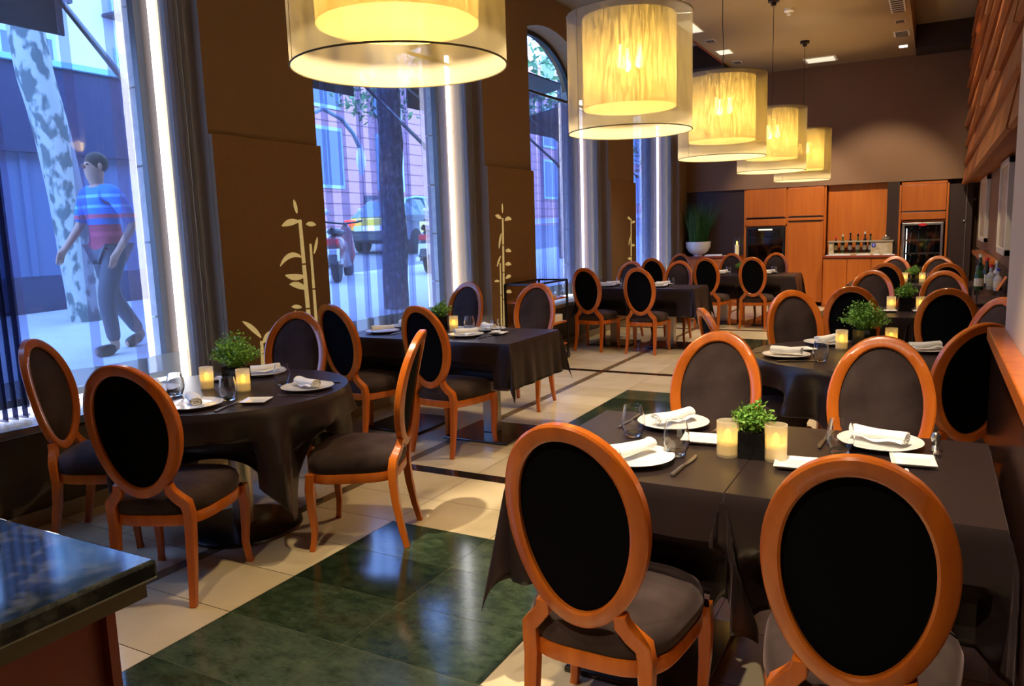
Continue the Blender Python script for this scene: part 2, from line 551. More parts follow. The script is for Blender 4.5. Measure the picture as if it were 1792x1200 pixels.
# wall panels with golden bamboo
def bamboo(parent, y, z0, z1, lean, leaves, r=.022):
    s_ = MB()
    n = max(1, int((z1-z0)/.27))
    for k in range(n):
        za = z0+(z1-z0)*k/n+.006; zb = z0+(z1-z0)*(k+1)/n-.006
        wa = r*(1-.35*k/n); wb = r*(1-.35*(k+1)/n)
        ya = y+lean*(za-z0); yb = y+lean*(zb-z0)
        s_.prism([(ya-wa, za), (ya+wa, za), (yb+wb, zb), (yb-wb, zb)], 'x', 0, .006)
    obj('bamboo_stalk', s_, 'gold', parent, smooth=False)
    for (dy, dz, ang, L_, wd, bend) in leaves:
        l = MB(); top = []; bot = []
        for k in range(9):
            q = k/8
            aa = ang+bend*q
            cx = dy+L_*q*math.cos(ang+bend*q*.5); cz = dz+L_*q*math.sin(ang+bend*q*.5)
            hw = wd*.68*math.sin(PI*min(1, q*.93+.05))**.8
            nx, nz = -math.sin(aa), math.cos(aa)
            top.append((cx+nx*hw, cz+nz*hw)); bot.append((cx-nx*hw, cz-nz*hw))
        l.prism(top+bot[::-1], 'x', 0, .005)
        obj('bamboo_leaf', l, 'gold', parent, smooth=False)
for i, (a, c) in enumerate([(3.57, 4.58), (7.09, 8.15), (10.6, 11.66)]):
    q = MB(); q.box(XI, XI+.035, a+.0, c+.005, .1, 2.165)
    tag(obj('wall_panel', q, 'panel', smooth=False, bevel=.004), 'brown fabric wall panel on the %s pillar between the windows' % ['nearest', 'second', 'third'][i], 'wall panel')
XP = XI+.036
bm1 = thing('backlit_bamboo_pattern', 'tall backlit golden bamboo pattern with curled leaves on the nearest brown pillar panel', 'wall decoration', (XP, 0, 0))
bamboo(bm1, 4.335, .62, 1.62, -.03, [(4.29, 1.60, PI*.98, .17, .035, .5), (4.37, 1.58, .1, .10, .026, -.3), (4.29, 1.34, 2.6, .22, .028, 1.6), (4.31, 1.20, 3.3, .19, .035, -.5),
       (4.32, 1.10, 2.6, .17, .035, .5), (4.28, 1.66, 1.75, .10, .022, .1), (4.20, .95, 3.9, .20, .035, .2), (4.26, .97, 2.9, .10, .022, .2)])
bamboo(bm1, 4.405, .75, 1.44, -.01, [(4.43, 1.36, 1.1, .13, .018, .2)], r=.014)
bm2 = thing('backlit_bamboo_pattern', 'small backlit golden bamboo sprig low on the nearest brown pillar panel', 'wall decoration', (XP, 0, 0))
bamboo(bm2, 3.84, .42, .78, .02, [(3.845, .80, 2.25, .20, .026, .35), (3.865, .76, .9, .10, .03, -.2)], r=.018)
bm3 = thing('backlit_bamboo_pattern', 'backlit golden bamboo pattern with slim stalks on the second pillar panel, behind the trolley', 'wall decoration', (XP, 0, 0))
bamboo(bm3, 7.33, .45, 1.63, .035, [(7.34, 1.62, 2.7, .13, .03, .4), (7.42, 1.60, .5, .15, .032, -.9), (7.33, 1.46, 4.2, .17, .024, .3), (7.42, 1.27, .2, .12, .03, -.6), (7.40, 1.12, .3, .13, .03, -.7),
       (7.30, 1.22, 3.9, .14, .02, .3), (7.40, .97, .5, .12, .03, -.7), (7.37, 1.68, 1.5, .10, .02, .1), (7.40, .82, .2, .12, .03, -.6)], r=.02)
bamboo(bm3, 7.27, .45, 1.15, .02, [(7.25, .95, 2.9, .1, .02, .4)], r=.012)
bm4 = thing('backlit_bamboo_pattern', 'backlit golden bamboo pattern on the third and farthest pillar panel', 'wall decoration', (XP, 0, 0))
bamboo(bm4, 11.40, .45, 1.62, .02, [(11.40, 1.6, 2.7, .14, .03, .4), (11.46, 1.55, .4, .14, .03, -.6), (11.40, 1.35, 4.0, .16, .026, .3), (11.45, 1.2, .3, .13, .03, -.6), (11.4, 1.0, 2.9, .13, .03, .4)], r=.02)
for nm in (bm1, bm2, bm3, bm4):
    pass

# curtains
def curtain(a, c, folds, x, z0, z1, name, m, label, group=None, dens=None, hem=True):
    """sheer cloth with S-shaped narrow pleats at given y positions"""
    pts = []
    y = a
    ev = sorted(folds)
    def seg(y0, y1):
        n = max(2, int((y1-y0)/.05))
        for k in range(n):
            q = y0+(y1-y0)*k/n
            pts.append((x+.022*math.sin(q*9), q))
    for fy, fw in ev:
        seg(y, fy)
        # overlapping pleat: forward, back, forward
        pts.extend([(x+.022, fy), (x+.034, fy+fw), (x+.026, fy+fw+.004), (x+.0, fy+fw*.4), (x-.014, fy), (x-.024, fy+.004), (x-.016, fy+fw*.6), (x, fy+fw)])
        y = fy+fw+.006
    seg(y, c)
    pts.append((x, c))
    top = thing(name, label, 'curtain', (0, 0, 0), group=group)
    def build(za, zb, nz):
        b_ = MB()
        n = len(pts)-1
        b_.grid(lambda u, v: (pts[int(round(u*n))][0]*1.0+.006*math.sin(v*3+u*40), pts[int(round(u*n))][1]+.01*math.sin(v*2.5+u*17)*(1-v), za+(zb-za)*v), n, nz)
        return b_
    obj('sheer_panel', build(z0+.16, z1, 8), m, top)
    if hem:
        obj('hem', build(z0, z0+.16, 2), 'sheerhem' if m == 'sheer' else m, top)
    return top
XC = -4.36
Fw1 = [(2.37, .03), (2.78, .035), (3.07, .035), (1.3, .03), (1.7, .03), (2.0, .03)]
# near window: dark bunch at the left, few pleats
curtain(1.12, 3.44, Fw1, XC, .60, 3.12, 'sheer_curtain', 'sheer', 'sheer curtain with a few thin pleats across the nearest window', None)
Fw2 = [(4.72, .03), (4.90, .03), (5.10, .03), (5.33, .03), (5.50, .05), (5.58, .06), (5.66, .05), (5.74, .06), (5.84, .04), (5.99, .03), (6.30, .03), (6.62, .03)]
curtain(4.62, 6.95, Fw2, XC, .60, 3.12, 'sheer_curtain', 'sheer', 'sheer curtain gathered in the middle of the second window, behind the long black table')
Fw3 = [(8.2+.14*k+.03*math.sin(k*2.1), .05) for k in range(16)]
curtain(8.17, 10.5, Fw3, XC, .60, 3.12, 'sheer_curtain', 'sheer', 'densely pleated sheer curtain on the arched third window')
Fw4 = [(11.7+.13*k+.03*math.sin(k*1.7), .05) for k in range(17)]
curtain(11.68, 14.0, Fw4, XC, .60, 3.12, 'sheer_curtain', 'sheer', 'densely pleated sheer curtain on the farthest window')
# dense gathered drapes at the far jamb of each window
for i, (a, c) in enumerate(bays):
    y0, y1 = c-.16, c-.01
    d = MB()
    n = 60
    d.grid(lambda u, v: (-4.30+.045*math.sin(u*2*PI*4)+.0, y0+(y1-y0)*u+.018*math.sin(u*2*PI*8), .585+(3.12-.585)*v), n, 3)
    o = obj('gathered_drape', d, 'drape')
    tag(o, 'grey gathered drape hanging beside the pillar at the far edge of the %s window' % ['nearest', 'second', 'third', 'farthest'][i], 'curtain')
    r = MB()
    r.tube([(XC, a+.01, 3.15), (XC, c-.01, 3.15)], .018, 10)
    rod = obj('curtain_rod', r, 'black')
    tag(rod, 'black curtain rod across the %s window' % ['nearest', 'second', 'third', 'farthest'][i], 'curtain rod')
d = MB()
d.grid(lambda u, v: (-4.33+.05*math.sin(u*2*PI*5), 2.10+.26*u, .56+(3.12-.56)*v), 60, 3)
dk = mixmat('dark_sheer', (.30, .32, .50), .5, cloth_shader((.05, .05, .07), (.08, .08, .11), .5))
tag(obj('gathered_drape', d, dk), 'dark bunched sheer drape at the left edge of the nearest window', 'curtain')

# ------------------------------------------------------------------ back wall and cabinets
YB = 14.6
b = MB(); b.box(-5.0, 2.6, 14.95, 15.15, 0, 4.75)
struct('wall_back', b, 'wallback', smooth=False)
b = MB(); b.box(-4.45, .6, 14.58, 14.95, 2.10, 4.4)
struct('trim_9', b, 'wallback', smooth=False)
# dark panelling under it
b = MB(); b.box(-4.15, -3.08, 14.62, 14.95, 0, 2.10); b.box(-.72, -.54, 14.56, 14.95, 0, 2.10)
struct('trim_10', b, 'darkpanel', smooth=False)
b = MB(); b.box(-1.66, -.72, 14.70, 14.95, .9, 2.10)
tag(obj('wood_wall_panel', b, 'panelwood', smooth=False), 'flat orange wood panel on the back wall behind the bottles', 'wall panel')

def front(parent, name, x0, x1, z0, z1, y=YB-.02, m='panelwood', grip=True):
    q = MB(); q.box(x0+.006, x1-.006, y, y+.02, z0+.006, z1-.006)
    o = obj(name, q, m, parent, smooth=False, bevel=.003)
    return o
def grip(parent, x0, x1, z, y=YB-.022):
    q = MB(); q.box(x0, x1, y-.004, y+.002, z-.008, z+.008)
    return obj('finger_pull', q, 'beam', parent, smooth=False)
# tall cabinet A
ca = thing('tall_cabinet', 'tall orange wood cabinet with a built-in dark wine cooler, left of the back wall', 'cabinet', (0, 0, 0))
q = MB()
for x in (-3.06, -2.33, -1.70):
    q.box(x-.02, x+.02, YB, 14.94, 0, 2.10)
q.box(-3.06, -1.70, YB, 14.94, 2.06, 2.10); q.box(-3.06, -1.70, 14.90, 14.94, 0, 2.1)
q.box(-3.06, -2.33, YB-.0, 14.9, 1.42, 1.46); q.box(-3.06, -2.33, YB, 14.9, .40, .44)
obj('body', q, 'panelwood', ca, smooth=False)
d1 = front(ca, 'door', -3.05, -2.34, 1.57, 2.09); d2 = front(ca, 'door', -2.32, -1.71, 1.57, 2.09)
d3 = front(ca, 'door', -2.32, -1.71, .06, 1.50)
grip(d1, -3.02, -2.37, 1.585); grip(d2, -2.29, -1.74, 1.585); grip(d3, -2.29, -1.74, 1.490)
front(ca, 'drawer_front', -3.05, -2.34, 1.43, 1.56); front(ca, 'drawer_front', -2.32, -1.71, 1.505, 1.565); front(ca, 'door', -3.05, -2.34, .06, .42)
def bottle_mb(h=.30, r=.037, c=(0, 0, 0)):
    return MB().lathe([(r*.9, 0), (r, .01), (r, h*.58), (r*.75, h*.66), (r*.38, h*.72), (r*.36, h*.95), (r*.42, h*.95), (r*.42, h)], 12, c)
def make_fridge(name, label, x0, x1, z0, z1, fm, shelves, bottles, yf):
    f = thing(name, label, 'wine cooler', ((x0+x1)/2, yf, z0))
    wd = (x1-x0)/2; ht = z1-z0
    q = MB()
    q.box(-wd, -wd+.02, 0, .32, 0, ht); q.box(wd-.02, wd, 0, .32, 0, ht); q.box(-wd, wd, 0, .32, 0, .03); q.box(-wd, wd, 0, .32, ht-.03, ht); q.box(-wd, wd, .30, .32, 0, ht)
    obj('body', q, 'fridgein', f, smooth=False)
    q = MB()
    t_ = .035
    q.box(-wd, -wd+t_, -.03, 0, 0, ht); q.box(wd-t_, wd, -.03, 0, 0, ht); q.box(-wd+t_, wd-t_, -.03, 0, 0, t_); q.box(-wd+t_, wd-t_, -.03, 0, ht-t_, ht)
    d = obj('door', q, fm, f, smooth=False, bevel=.003)
    q = MB(); q.box(-wd+t_, wd-t_, -.018, -.012, t_, ht-t_)
    obj('pane', q, 'fridgeglass', d, smooth=False)
    for s in shelves:
        q = MB(); q.box(-wd+.025, wd-.025, .0, .28, s, s+.012); q.box(-wd+.025, wd-.025, -.008, 0, s-.008, s+.022)
        obj('shelf', q, 'steel' if fm == 'steel' else 'darksteel', f, smooth=False)
    return f
fa = make_fridge('wine_cooler', 'black built-in wine cooler with dark shelves in the tall left cabinet', -3.03, -2.36, .45, 1.41, 'black', [.18, .34, .50, .64, .78], None, YB+.005)
q = MB(); q.box(-.12, .12, -.034, -.028, .905, .93)
obj('control_display', q, 'lightpanel', fa, smooth=False)
# cabinet B low with counter
cb = thing('low_cabinet', 'low orange wood cabinet with a wooden top under the bottle rack', 'cabinet', (0, 0, 0))
q = MB(); q.box(-1.67, -.545, 14.34, 14.69, 0, .855)
obj('body', q, 'panelwood', cb, smooth=False)
for k in range(3):
    x0 = -1.67+k*.375
    front(cb, 'door', x0, x0+.375, .05, .84, y=14.32)
q = MB(); q.box(-1.675, -.54, 14.30, 14.69, .857, .895)
obj('cabinet_top', q, 'redwood', cb, smooth=False, bevel=.004)
# cabinet C
cc = thing('tall_cabinet', 'tall orange wood cabinet with a silver glass-door cooler, right of the back wall', 'cabinet', (0, 0, 0))
q = MB()
for x in (-.525, .165):
    q.box(x-.015, x+.015, YB-.04, 14.94, 0, 2.08)
q.box(-.54, .18, YB-.04, 14.94, 2.04, 2.08); q.box(-.51, .15, YB, 14.94, 1.42, 1.46); q.box(-.51, .15, 14.9, 14.94, 0, 2.08)
obj('body', q, 'panelwood', cc, smooth=False)
d1 = front(cc, 'door', -.51, .15, 1.60, 2.04, y=YB-.06)
grip(d1, -.47, .11, 1.60, y=YB-.062)
front(cc, 'drawer_front', -.51, .15, 1.46, 1.59, y=YB-.06)
fc = make_fridge('wine_cooler', 'silver-framed glass-door bottle cooler in the tall right cabinet', -.48, .12, .12, 1.41, 'steel', [.30, .55, .78, 1.00], None, YB-.08)
q = MB(); q.m = 0
q.prism([(-.06+.0, 1.245), (.0, 1.235), (.06, 1.245), (.06, 1.275), (.0, 1.285), (-.06, 1.275)], 'y', -.034, -.029)
obj('red_badge', q, 'redcap', fc, smooth=False)
q = MB(); q.box(-.235, -.225, -.0, .02, .66, 1.2)
obj('cooler_lamp', q, 'lit', fc, smooth=False)
# bottles lying in the silver cooler
def make_small_bottle():
    o = obj('wine_bottle', bottle_mb(.27, .034), 'bottle2')
    cb_ = MB(); cb_.lathe([(.0165, .255), (.0165, .275)], 10)
    obj('bottle_cap', cb_, 'labelp', o)
    o['category'] = 'bottle'
    return o
kb = Kind(make_small_bottle)
for si, sz in enumerate([.30, .55, .78, 1.00]):
    for k in range(4):
        o = kb.put((-.36+.12*k+.02*(si % 2), YB-.06+.06, .12+sz+.014), 0, 'dark wine bottle standing on a shelf inside the silver-framed cooler', 'bottles in the silver-framed cooler', .72)
# bottle rack on counter: steel/glass box
rk = thing('bottle_rack', 'stone and steel display case holding bottles on the low wooden cabinet', 'display case', (-1.10, 14.50, .895))
q = MB(); q.box(-.50, -.42, -.10, .10, 0, .22); q.box(.16, .49, -.10, .10, 0, .22); q.box(-.42, .16, -.10, .10, 0, .035)
obj('body', q, M['cane'], rk, smooth=False)
q = MB(); q.box(-.515, .505, -.115, .115, .22, .245)
obj('rack_top', q, 'baseboard', rk, smooth=False, bevel=.003)
q = MB(); q.lathe([(.035, 0), (.035, .006)], 20)
sg = obj('round_blue_sign', q, 'blue', rk); sg.location = (.205, -.101, .165); sg.rotation_euler = (PI/2, 0, 0)
q = MB(); q.tube([(-.010, .012, .007), (0, .018, .007), (.010, .010, .007), (-.010, -.012, .007), (.012, -.013, .007)], .0035, 6)
obj('white_mark', q, 'white', sg)
for k, (x, h, mm, lb) in enumerate([(-.40, .27, 'redcap', 'bottle with a red cap, leftmost in the display case'), (-.29, .31, 'labelp', 'bottle with a pale cap, second from left in the display case'),
        (-.17, .33, 'bottle2', 'tall dark bottle, third from left in the display case'), (-.05, .31, 'bottle2', 'dark bottle, fourth from left in the display case'),
        (.06, .345, 'labelp', 'tallest bottle with a pale cap, second from right in the display case'), (.145, .31, 'bottle2', 'dark slim bottle, rightmost in the display case')]):
    o = thing('wine_bottle', lb, 'bottle', (-1.10+x, 14.52, .935), group='bottles in the display case')
    obj('bottle_body', bottle_mb(h, .034), 'bottle' if k % 2 else 'bottle2', o)
    q = MB(); q.lathe([(.0348, .05), (.0348, .13)], 12, cap=False); obj('paper_label', q, 'labelp', o)
    q = MB(); q.lathe([(.0155, h-.03), (.0155, h+.008)], 10); obj('bottle_cap', q, mm, o)
q = MB(); q.lathe([(.02, 0), (.055, .012), (.07, .04), (.055, .055), (.02, .07), (.012, .085)], 18)
o = obj('serving_dome', q, 'steel'); o.location = (-.72, 14.50, 1.14); tag(o, 'small silver covered dish on the right end of the display case', 'dish')
for x, wd in ((-1.52, .17), (-1.33, .13), (-1.05, .16), (-.84, .07), (-.66, .14)):
    q = MB(); q.box(-wd/2*1.3, wd/2*1.3, -.04, .04, 0, .012)
    for z in range(3):
        q.cbox((random.uniform(-.04, .04), random.uniform(-.01, .01), .018), (wd*.7, .05, .008), random.uniform(-.2, .2))
    o = obj('folded_napkin', q, 'napkin', smooth=False, bevel=.002); o.location = (x, 14.345, .895)
    tag(o, {-1.52: 'white napkin stack at the left end of the low cabinet top', -1.33: 'white napkin stack second from left on the low cabinet top', -1.05: 'white napkin stack below the window of the display case',
            -.84: 'narrow white napkin stack in front of the display case, right of centre', -.66: 'white folded napkin at the right end of the low cabinet top'}[x], 'napkin', 'napkins on the low cabinet')
# low cabinet at left + bowl plant
cl = thing('low_cabinet', 'long low orange wood sideboard under the bowl of tall grass in the back corner', 'cabinet', (0, 0, 0))
q = MB(); q.box(-4.12, -3.085, 14.28, 14.61, 0, .875); obj('body', q, 'panelwood', cl, smooth=False)
for k in range(2):
    front(cl, 'door', -4.12+k*.517, -4.12+(k+1)*.517, .05, .865, y=14.262)
q = MB(); q.box(-4.13, -3.085, 14.25, 14.61, .877, .91); obj('cabinet_top', q, 'redwood', cl, smooth=False, bevel=.004)
gp = thing('potted_grass', 'tall green grass in a white footed bowl on the back corner sideboard', 'plant', (-3.88, 14.43, .91))
q = MB(); q.lathe([(.09, 0), (.09, .03), (.12, .04), (.18, .09), (.225, .17), (.235, .27), (.222, .27), (.21, .17), (.12, .06), (.0, .05)], 32); obj('bowl', q, 'white', gp)
q = MB(); q.lathe([(.0, .235), (.222, .24), (.0, .245)], 24, cap=False); obj('soil', q, 'soil', gp)
q = MB()
for k in range(520):
    a = random.uniform(0, 2*PI); r = random.uniform(0, .17); x, y = r*math.cos(a), r*math.sin(a)
    L_ = random.uniform(.35, .80); sp = random.uniform(.2, 1.1)*(.4+r*4); wd = .006
    da = a+random.uniform(-.5, .5)
    P = []
    for j in range(5):
        u = j/4
        P.append((x+math.cos(da)*sp*u*u*.5*L_, y+math.sin(da)*sp*u*u*.5*L_*.45, .24+L_*u*(1-.12*u*sp)))
    pv = Vector((-math.sin(da+.7), math.cos(da+.7), 0))
    v = []
    for j, pp in enumerate(P):
        ww = wd*(1-.9*j/4)
        v += [Vector(pp)-pv*ww, Vector(pp)+pv*ww]
    q.add(v, [(2*j, 2*j+1, 2*j+3, 2*j+2) for j in range(4)])
obj('grass_blades', q, 'grass', gp)
cy = thing('candle_lantern', 'clear glass cylinder with a lit candle beside the left wine cooler', 'lantern', (-3.16, 14.40, .91))
q = MB(); q.lathe([(.06, 0), (.07, .01), (.07, .33), (.066, .33), (.066, .014), (.0, .012)], 24, cap=False); obj('glass_cylinder', q, M['thinglass'], cy)
q = MB(); q.lathe([(.035, .012), (.035, .20), (.0, .205)], 16); obj('candle', q, 'wax', cy)
q = MB(); q.ball((0, 0, .235), (.014, .014, .03)); obj('flame', q, 'flame', cy)
q = MB(); q.box(-.16, .16, -.06, .06, 0, .018); q.box(-.14, .15, -.05, .05, .018, .03)
o = obj('folded_napkin', q, 'napkin', smooth=False, bevel=.003); o.location = (-3.58, 14.38, .91); tag(o, 'white folded napkins lying beside the bowl of tall grass', 'napkin')
q = MB(); q.box(-.05, .05, -.04, .04, 0, .014)
o = obj('folded_napkin', q, 'napkin', smooth=False, bevel=.003); o.location = (-3.33, 14.40, .91); tag(o, 'small white folded napkin just left of the glass candle lantern', 'napkin')
# dark door at the back right
dr = MB(); dr.box(.18, .52, 14.60, 14.66, 0, 2.02)
door = struct('door_1', dr, 'darkpanel', smooth=False)
q = MB(); q.box(.425, .435, 14.58, 14.60, .02, 2.0)
obj('edge_strip', q, 'steel', door, smooth=False)
q = MB(); q.ball((.41, 14.57, 1.42), .022); obj('door_handle', q, 'steel', door)

# ------------------------------------------------------------------ right wall, cladding, column, partition
XR = .60
b = MB(); b.box(XR, XR+.2, 3.53, 14.95, 0, 4.75)
struct('wall_right', b, M['wallback'], smooth=False)
b = MB(); b.box(XR-.012, XR, 3.6, 14.58, 0, 1.0)
struct('trim_11', b, 'darkpanel', smooth=False)
b = MB(); b.box(.44, XR, 3.6, 14.55, 2.02, 4.4)
struct('trim_12', b, 'boards', smooth=False)
cl_ = thing('wood_cladding', 'stepped orange wood boards cladding the upper right wall', 'wall cladding', (0, 0, 0))
hh = 2.38/8
for k in range(8):
    z0 = 2.0+k*hh
    q = MB()
    y = 3.56
    while y < 14.5:
        L_ = random.uniform(1.6, 2.6)
        y1 = min(14.5, y+L_)
        off = random.uniform(0, .02)
        q.prism([(.435, z0+hh), (.415-off, z0+hh), (.365-off, z0+.0), (.395-off, z0-.012), (.435, z0)], 'y', y, y1-.006)
        y = y1
    obj('board', q, 'boards', cl_, smooth=False)
# greige column / wall end on the partition
b = MB(); b.box(.256, .62, 1.2, 3.52, 0, 4.4)
struct('trim_13', b, 'greige', smooth=False)
pt = thing('partition', 'glossy brown low partition with a thick orange wooden ledge at the right edge', 'partition', (0, 0, 0))
b = MB(); b.box(.213, .255, 1.2, 3.50, 0, 1.0); obj('partition_panel', b, mat('glossy_brown_lacquer', (.055, .022, .016), .12, coat=.6), pt, smooth=False)
b = MB(); b.box(.197, .2555, 1.2, 3.53, 1.0, 1.05); obj('ledge', b, 'wood', pt, smooth=False, bevel=.004)
# picture frames on right wall
for (y0, y1, z0, z1, lb) in ((11.6, 13.1, 1.15, 2.0, 'tall cream picture frame on the right wall, the far one near the back door'), (8.2, 9.25, 1.12, 2.0, 'tall cream picture frame on the right wall, the near one above the bottles')):
    f = thing('picture_frame', lb, 'picture', (XR, (y0+y1)/2, z0), group=None)
    hw = (y1-y0)/2; h = z1-z0; q = MB()
    q.box(-.05, 0, -hw, -hw+.06, 0, h); q.box(-.05, 0, hw-.06, hw, 0, h); q.box(-.05, 0, -hw, hw, 0, .06); q.box(-.05, 0, -hw, hw, h-.06, h)
    obj('frame', q, 'frame', f, smooth=False, bevel=.005)
    q = MB(); q.box(-.03, 0, -hw+.06, hw-.06, .06, h-.06); obj('picture', q, 'cane', f, smooth=False)
q = MB(); q.box(.46, XR-.012, 9.3, 12.4, .985, 1.03)
tag(obj('wall_shelf', q, 'wood', smooth=False, bevel=.004), 'orange wooden shelf ledge on the right wall under the far picture frame', 'shelf')
# side table with bottles
sd = thing('side_table', 'dark side table with a glass top carrying bottles against the right wall', 'side table', (.46, 8.45, 0))
q = MB(); q.box(-.11, .115, -.40, .40, 0, .70); obj('body', q, 'darkpanel', sd, smooth=False, bevel=.004)
q = MB(); q.box(-.12, .12, -.42, .42, .80, .812); obj('glass_top', q, M['thinglass'], sd, smooth=False)
q = MB()
for x in (-.105, .105):
    for y in (-.39, .39):
        q.box(x-.008, x+.008, y-.008, y+.008, .70, .80)
obj('supports', q, 'steel', sd, smooth=False)
q = MB(); q.box(-.115, .115, -.41, .41, .70, .712); obj('tray', q, 'steel', sd, smooth=False)
for k, (x, y, h, r, bmn, cap, lb) in enumerate([(.40, 8.72, .30, .037, 'bottle', 'labelp', 'green wine bottle at the back left of the glass side table'), (.375, 8.28, .24, .04, 'bottle', 'black', 'short green bottle at the near left of the glass side table'),
        (.45, 8.62, .27, .035, 'bottle2', 'redcap', 'dark bottle with a red neck in the middle of the glass side table'), (.47, 8.35, .22, .036, 'bottle3', 'redcap', 'clear bottle with a red cap on the glass side table'),
        (.52, 8.45, .25, .034, 'bottle3', 'labelp', 'clear bottle with a pale stopper on the glass side table'), (.52, 8.22, .19, .036, 'bottle3', 'blue', 'small clear bottle with a blue cap at the near right of the glass side table')]):
    o = thing('bottle', lb, 'bottle', (x, y, .812), group='bottles on the side table')
    obj('bottle_body', bottle_mb(h, r), bmn, o)
    q = MB(); q.lathe([(r+.0008, h*.15), (r+.0008, h*.45)], 14, cap=False); obj('paper_label', q, 'labelp', o)
    q = MB(); q.lathe([(r*.47, h*.93), (r*.47, h+.01)], 10); obj('bottle_cap', q, cap, o)
q = MB(); q.cbox((0, 0, .07), (.004, .20, .14), 0, 0, .5)
o = obj('menu_card', q, 'orange', smooth=False); o.location = (.54, 8.1, .815); tag(o, 'orange card leaning among the bottles on the glass side table', 'card')

# ------------------------------------------------------------------ ceiling
b = MB(); b.box(-5, 2.6, -3.1, 15.1, 4.42, 4.6)
struct('ceiling', b, 'ceilinghi', smooth=False)
b = MB(); b.box(-3.15, -.38, -3.0, 14.58, 4.1, 4.41)
struct('trim_14', b, 'ceiling', smooth=False)
b = MB(); b.box(-.38, .60, 13.9, 14.58, 4.08, 4.42); b.box(-4.45, -3.15, 13.2, 14.58, 4.05, 4.42)
struct('trim_15', b, 'beam', smooth=False)
b = MB(); b.box(-3.17, -3.15, -3.0, 14.5, 4.085, 4.42)
struct('trim_16', b, 'redwood', smooth=False)
def fixture(nm, lb, cat, x, y, sx, sy, m, slots=0, rim=True):
    f = thing(nm, lb, cat, (x, y, 4.1))
    q = MB(); q.box(-sx/2, sx/2, -sy/2, sy/2, -.012, 0); obj('frame', q, 'plastic', f, smooth=False)
    q = MB()
    if slots:
        for k in range(slots):
            yy = -sy/2+sy*(k+.5)/slots
            q.box(-sx*.4, sx*.4, yy-sy*.28/slots, yy+sy*.28/slots, -.016, -.012)
        obj('slats', q, m, f, smooth=False)
    else:
        q.box(-sx*.42, sx*.42, -sy*.42, sy*.42, -.016, -.012); obj('diffuser', q, m, f, smooth=False)
    return f
fixture('ceiling_vent', 'large slotted air vent, nearest on the right edge of the lowered ceiling', 'vent', -.52, 11.1, .17, .75, 'vent', 7)
fixture('ceiling_light', 'small unlit spotlight after the large air vent on the right of the ceiling', 'ceiling light', -.523, 12.0, .13, .16, 'vent')
fixture('ceiling_vent', 'small slotted air vent before the lit downlight on the right of the ceiling', 'vent', -.53, 12.8, .20, .34, 'vent', 5)
fixture('ceiling_light', 'lit white downlight at the far right of the lowered ceiling', 'ceiling light', -.54, 13.7, .13, .16, 'lit')
fixture('ceiling_light_panel', 'long cream light panel on the ceiling behind the farthest pendant lamp', 'ceiling light', -1.75, 13.95, .50, .42, 'lightpanel')
fixture('ceiling_light_panel', 'cream light panel partly hidden by the second pendant lamp', 'ceiling light', -2.97, 10.6, .20, .75, 'lightpanel')
fixture('ceiling_light', 'small ceiling spotlight left of the third pendant lamp cord', 'ceiling light', -2.945, 11.57, .13, .16, 'vent')
fixture('ceiling_light_panel', 'small cream light panel above the third pendant lamp', 'ceiling light', -2.94, 12.4, .22, .34, 'lightpanel')
fixture('ceiling_light', 'unlit ceiling spotlight farthest on the left of the lowered ceiling', 'ceiling light', -2.945, 13.3, .13, .16, 'vent')
sm = thing('smoke_detector', 'round white smoke detector beside the fourth pendant lamp canopy', 'smoke detector', (-1.70, 10.5, 4.1))
q = MB(); q.lathe([(.06, 0), (.06, -.03), (.045, -.045)], 20); obj('base', q, 'plastic', sm)
q = MB(); q.lathe([(.03, -.045), (.028, -.075), (.01, -.08)], 16); obj('sensor', q, 'plastic', sm)

# ------------------------------------------------------------------ pendant lamps
def pendant():
    t = thing('pendant_lamp', '', 'pendant lamp')
    R_, H_ = .40, .73
    q = MB(); q.lathe([(R_, 0), (R_, H_)], 72, cap=False); obj('outer_shade', q, 'shade_out', t)
    q = MB()
    for z in (0, H_):
        q.tube([(R_*math.cos(2*PI*k/72), R_*math.sin(2*PI*k/72), z) for k in range(72)], .0035, 6, closed=True)
    q.tube([(-R_*.55-.0, -R_*.835, 0), (-R_*.55, -R_*.835, H_)], .0015, 4)
    obj('shade_trim', q, 'shade_trim', t)
    q = MB(); q.lathe([(.30, .15), (.30, .715)], 64, cap=False)
    ins = obj('inner_shade', q, 'shade_in', t)
    q = MB()
    for k in range(3):
        a = 2*PI*k/3+.4
        q.tube([(0, 0, .725), (R_*math.cos(a), R_*math.sin(a), .722)], .003, 6)
    obj('spider_frame', q, 'steel', t)
    for k in range(3):
        a = 2*PI*k/3
        q = MB(); q.ball((.07*math.cos(a), .07*math.sin(a), .44), (.028, .028, .045)); q.lathe([(.014, .48), (.014, .54)], 10, (.07*math.cos(a), .07*math.sin(a), 0))
        obj('bulb', q, 'bulb', t)
    q = MB()
    q.tube([(0, 0, .50), (0, 0, .84), (.012, .0, .95), (0, 0, 1.2), (0, 0, 1.985)], .0035, 6)
    obj('cord', q, 'black', t)
    q = MB(); q.lathe([(.065, 1.965), (.065, 2.0)], 20); q.lathe([(.03, 1.925), (.03, 1.965)], 14); obj('canopy', q, 'beam', t)
    return t
kp = Kind(pendant)
LY = [2.45, 4.95, 7.45, 9.95, 12.45]
for i, y in enumerate(LY):
    kp.put((-1.785, y, 2.10), .5*i*0, ['nearest drum pendant lamp, cut off by the top edge of the picture', 'second pendant drum lamp, the tall one showing its whole inner yellow shade', 'third pendant drum lamp from the front',
        'fourth pendant drum lamp, paler than its neighbours', 'fifth and farthest pendant drum lamp'][i], 'row of drum pendant lamps')
    add_light('pendant_bulb_light', 'POINT', (-1.785, y, 2.47), 75, WARM, shadow_soft_size=.06)

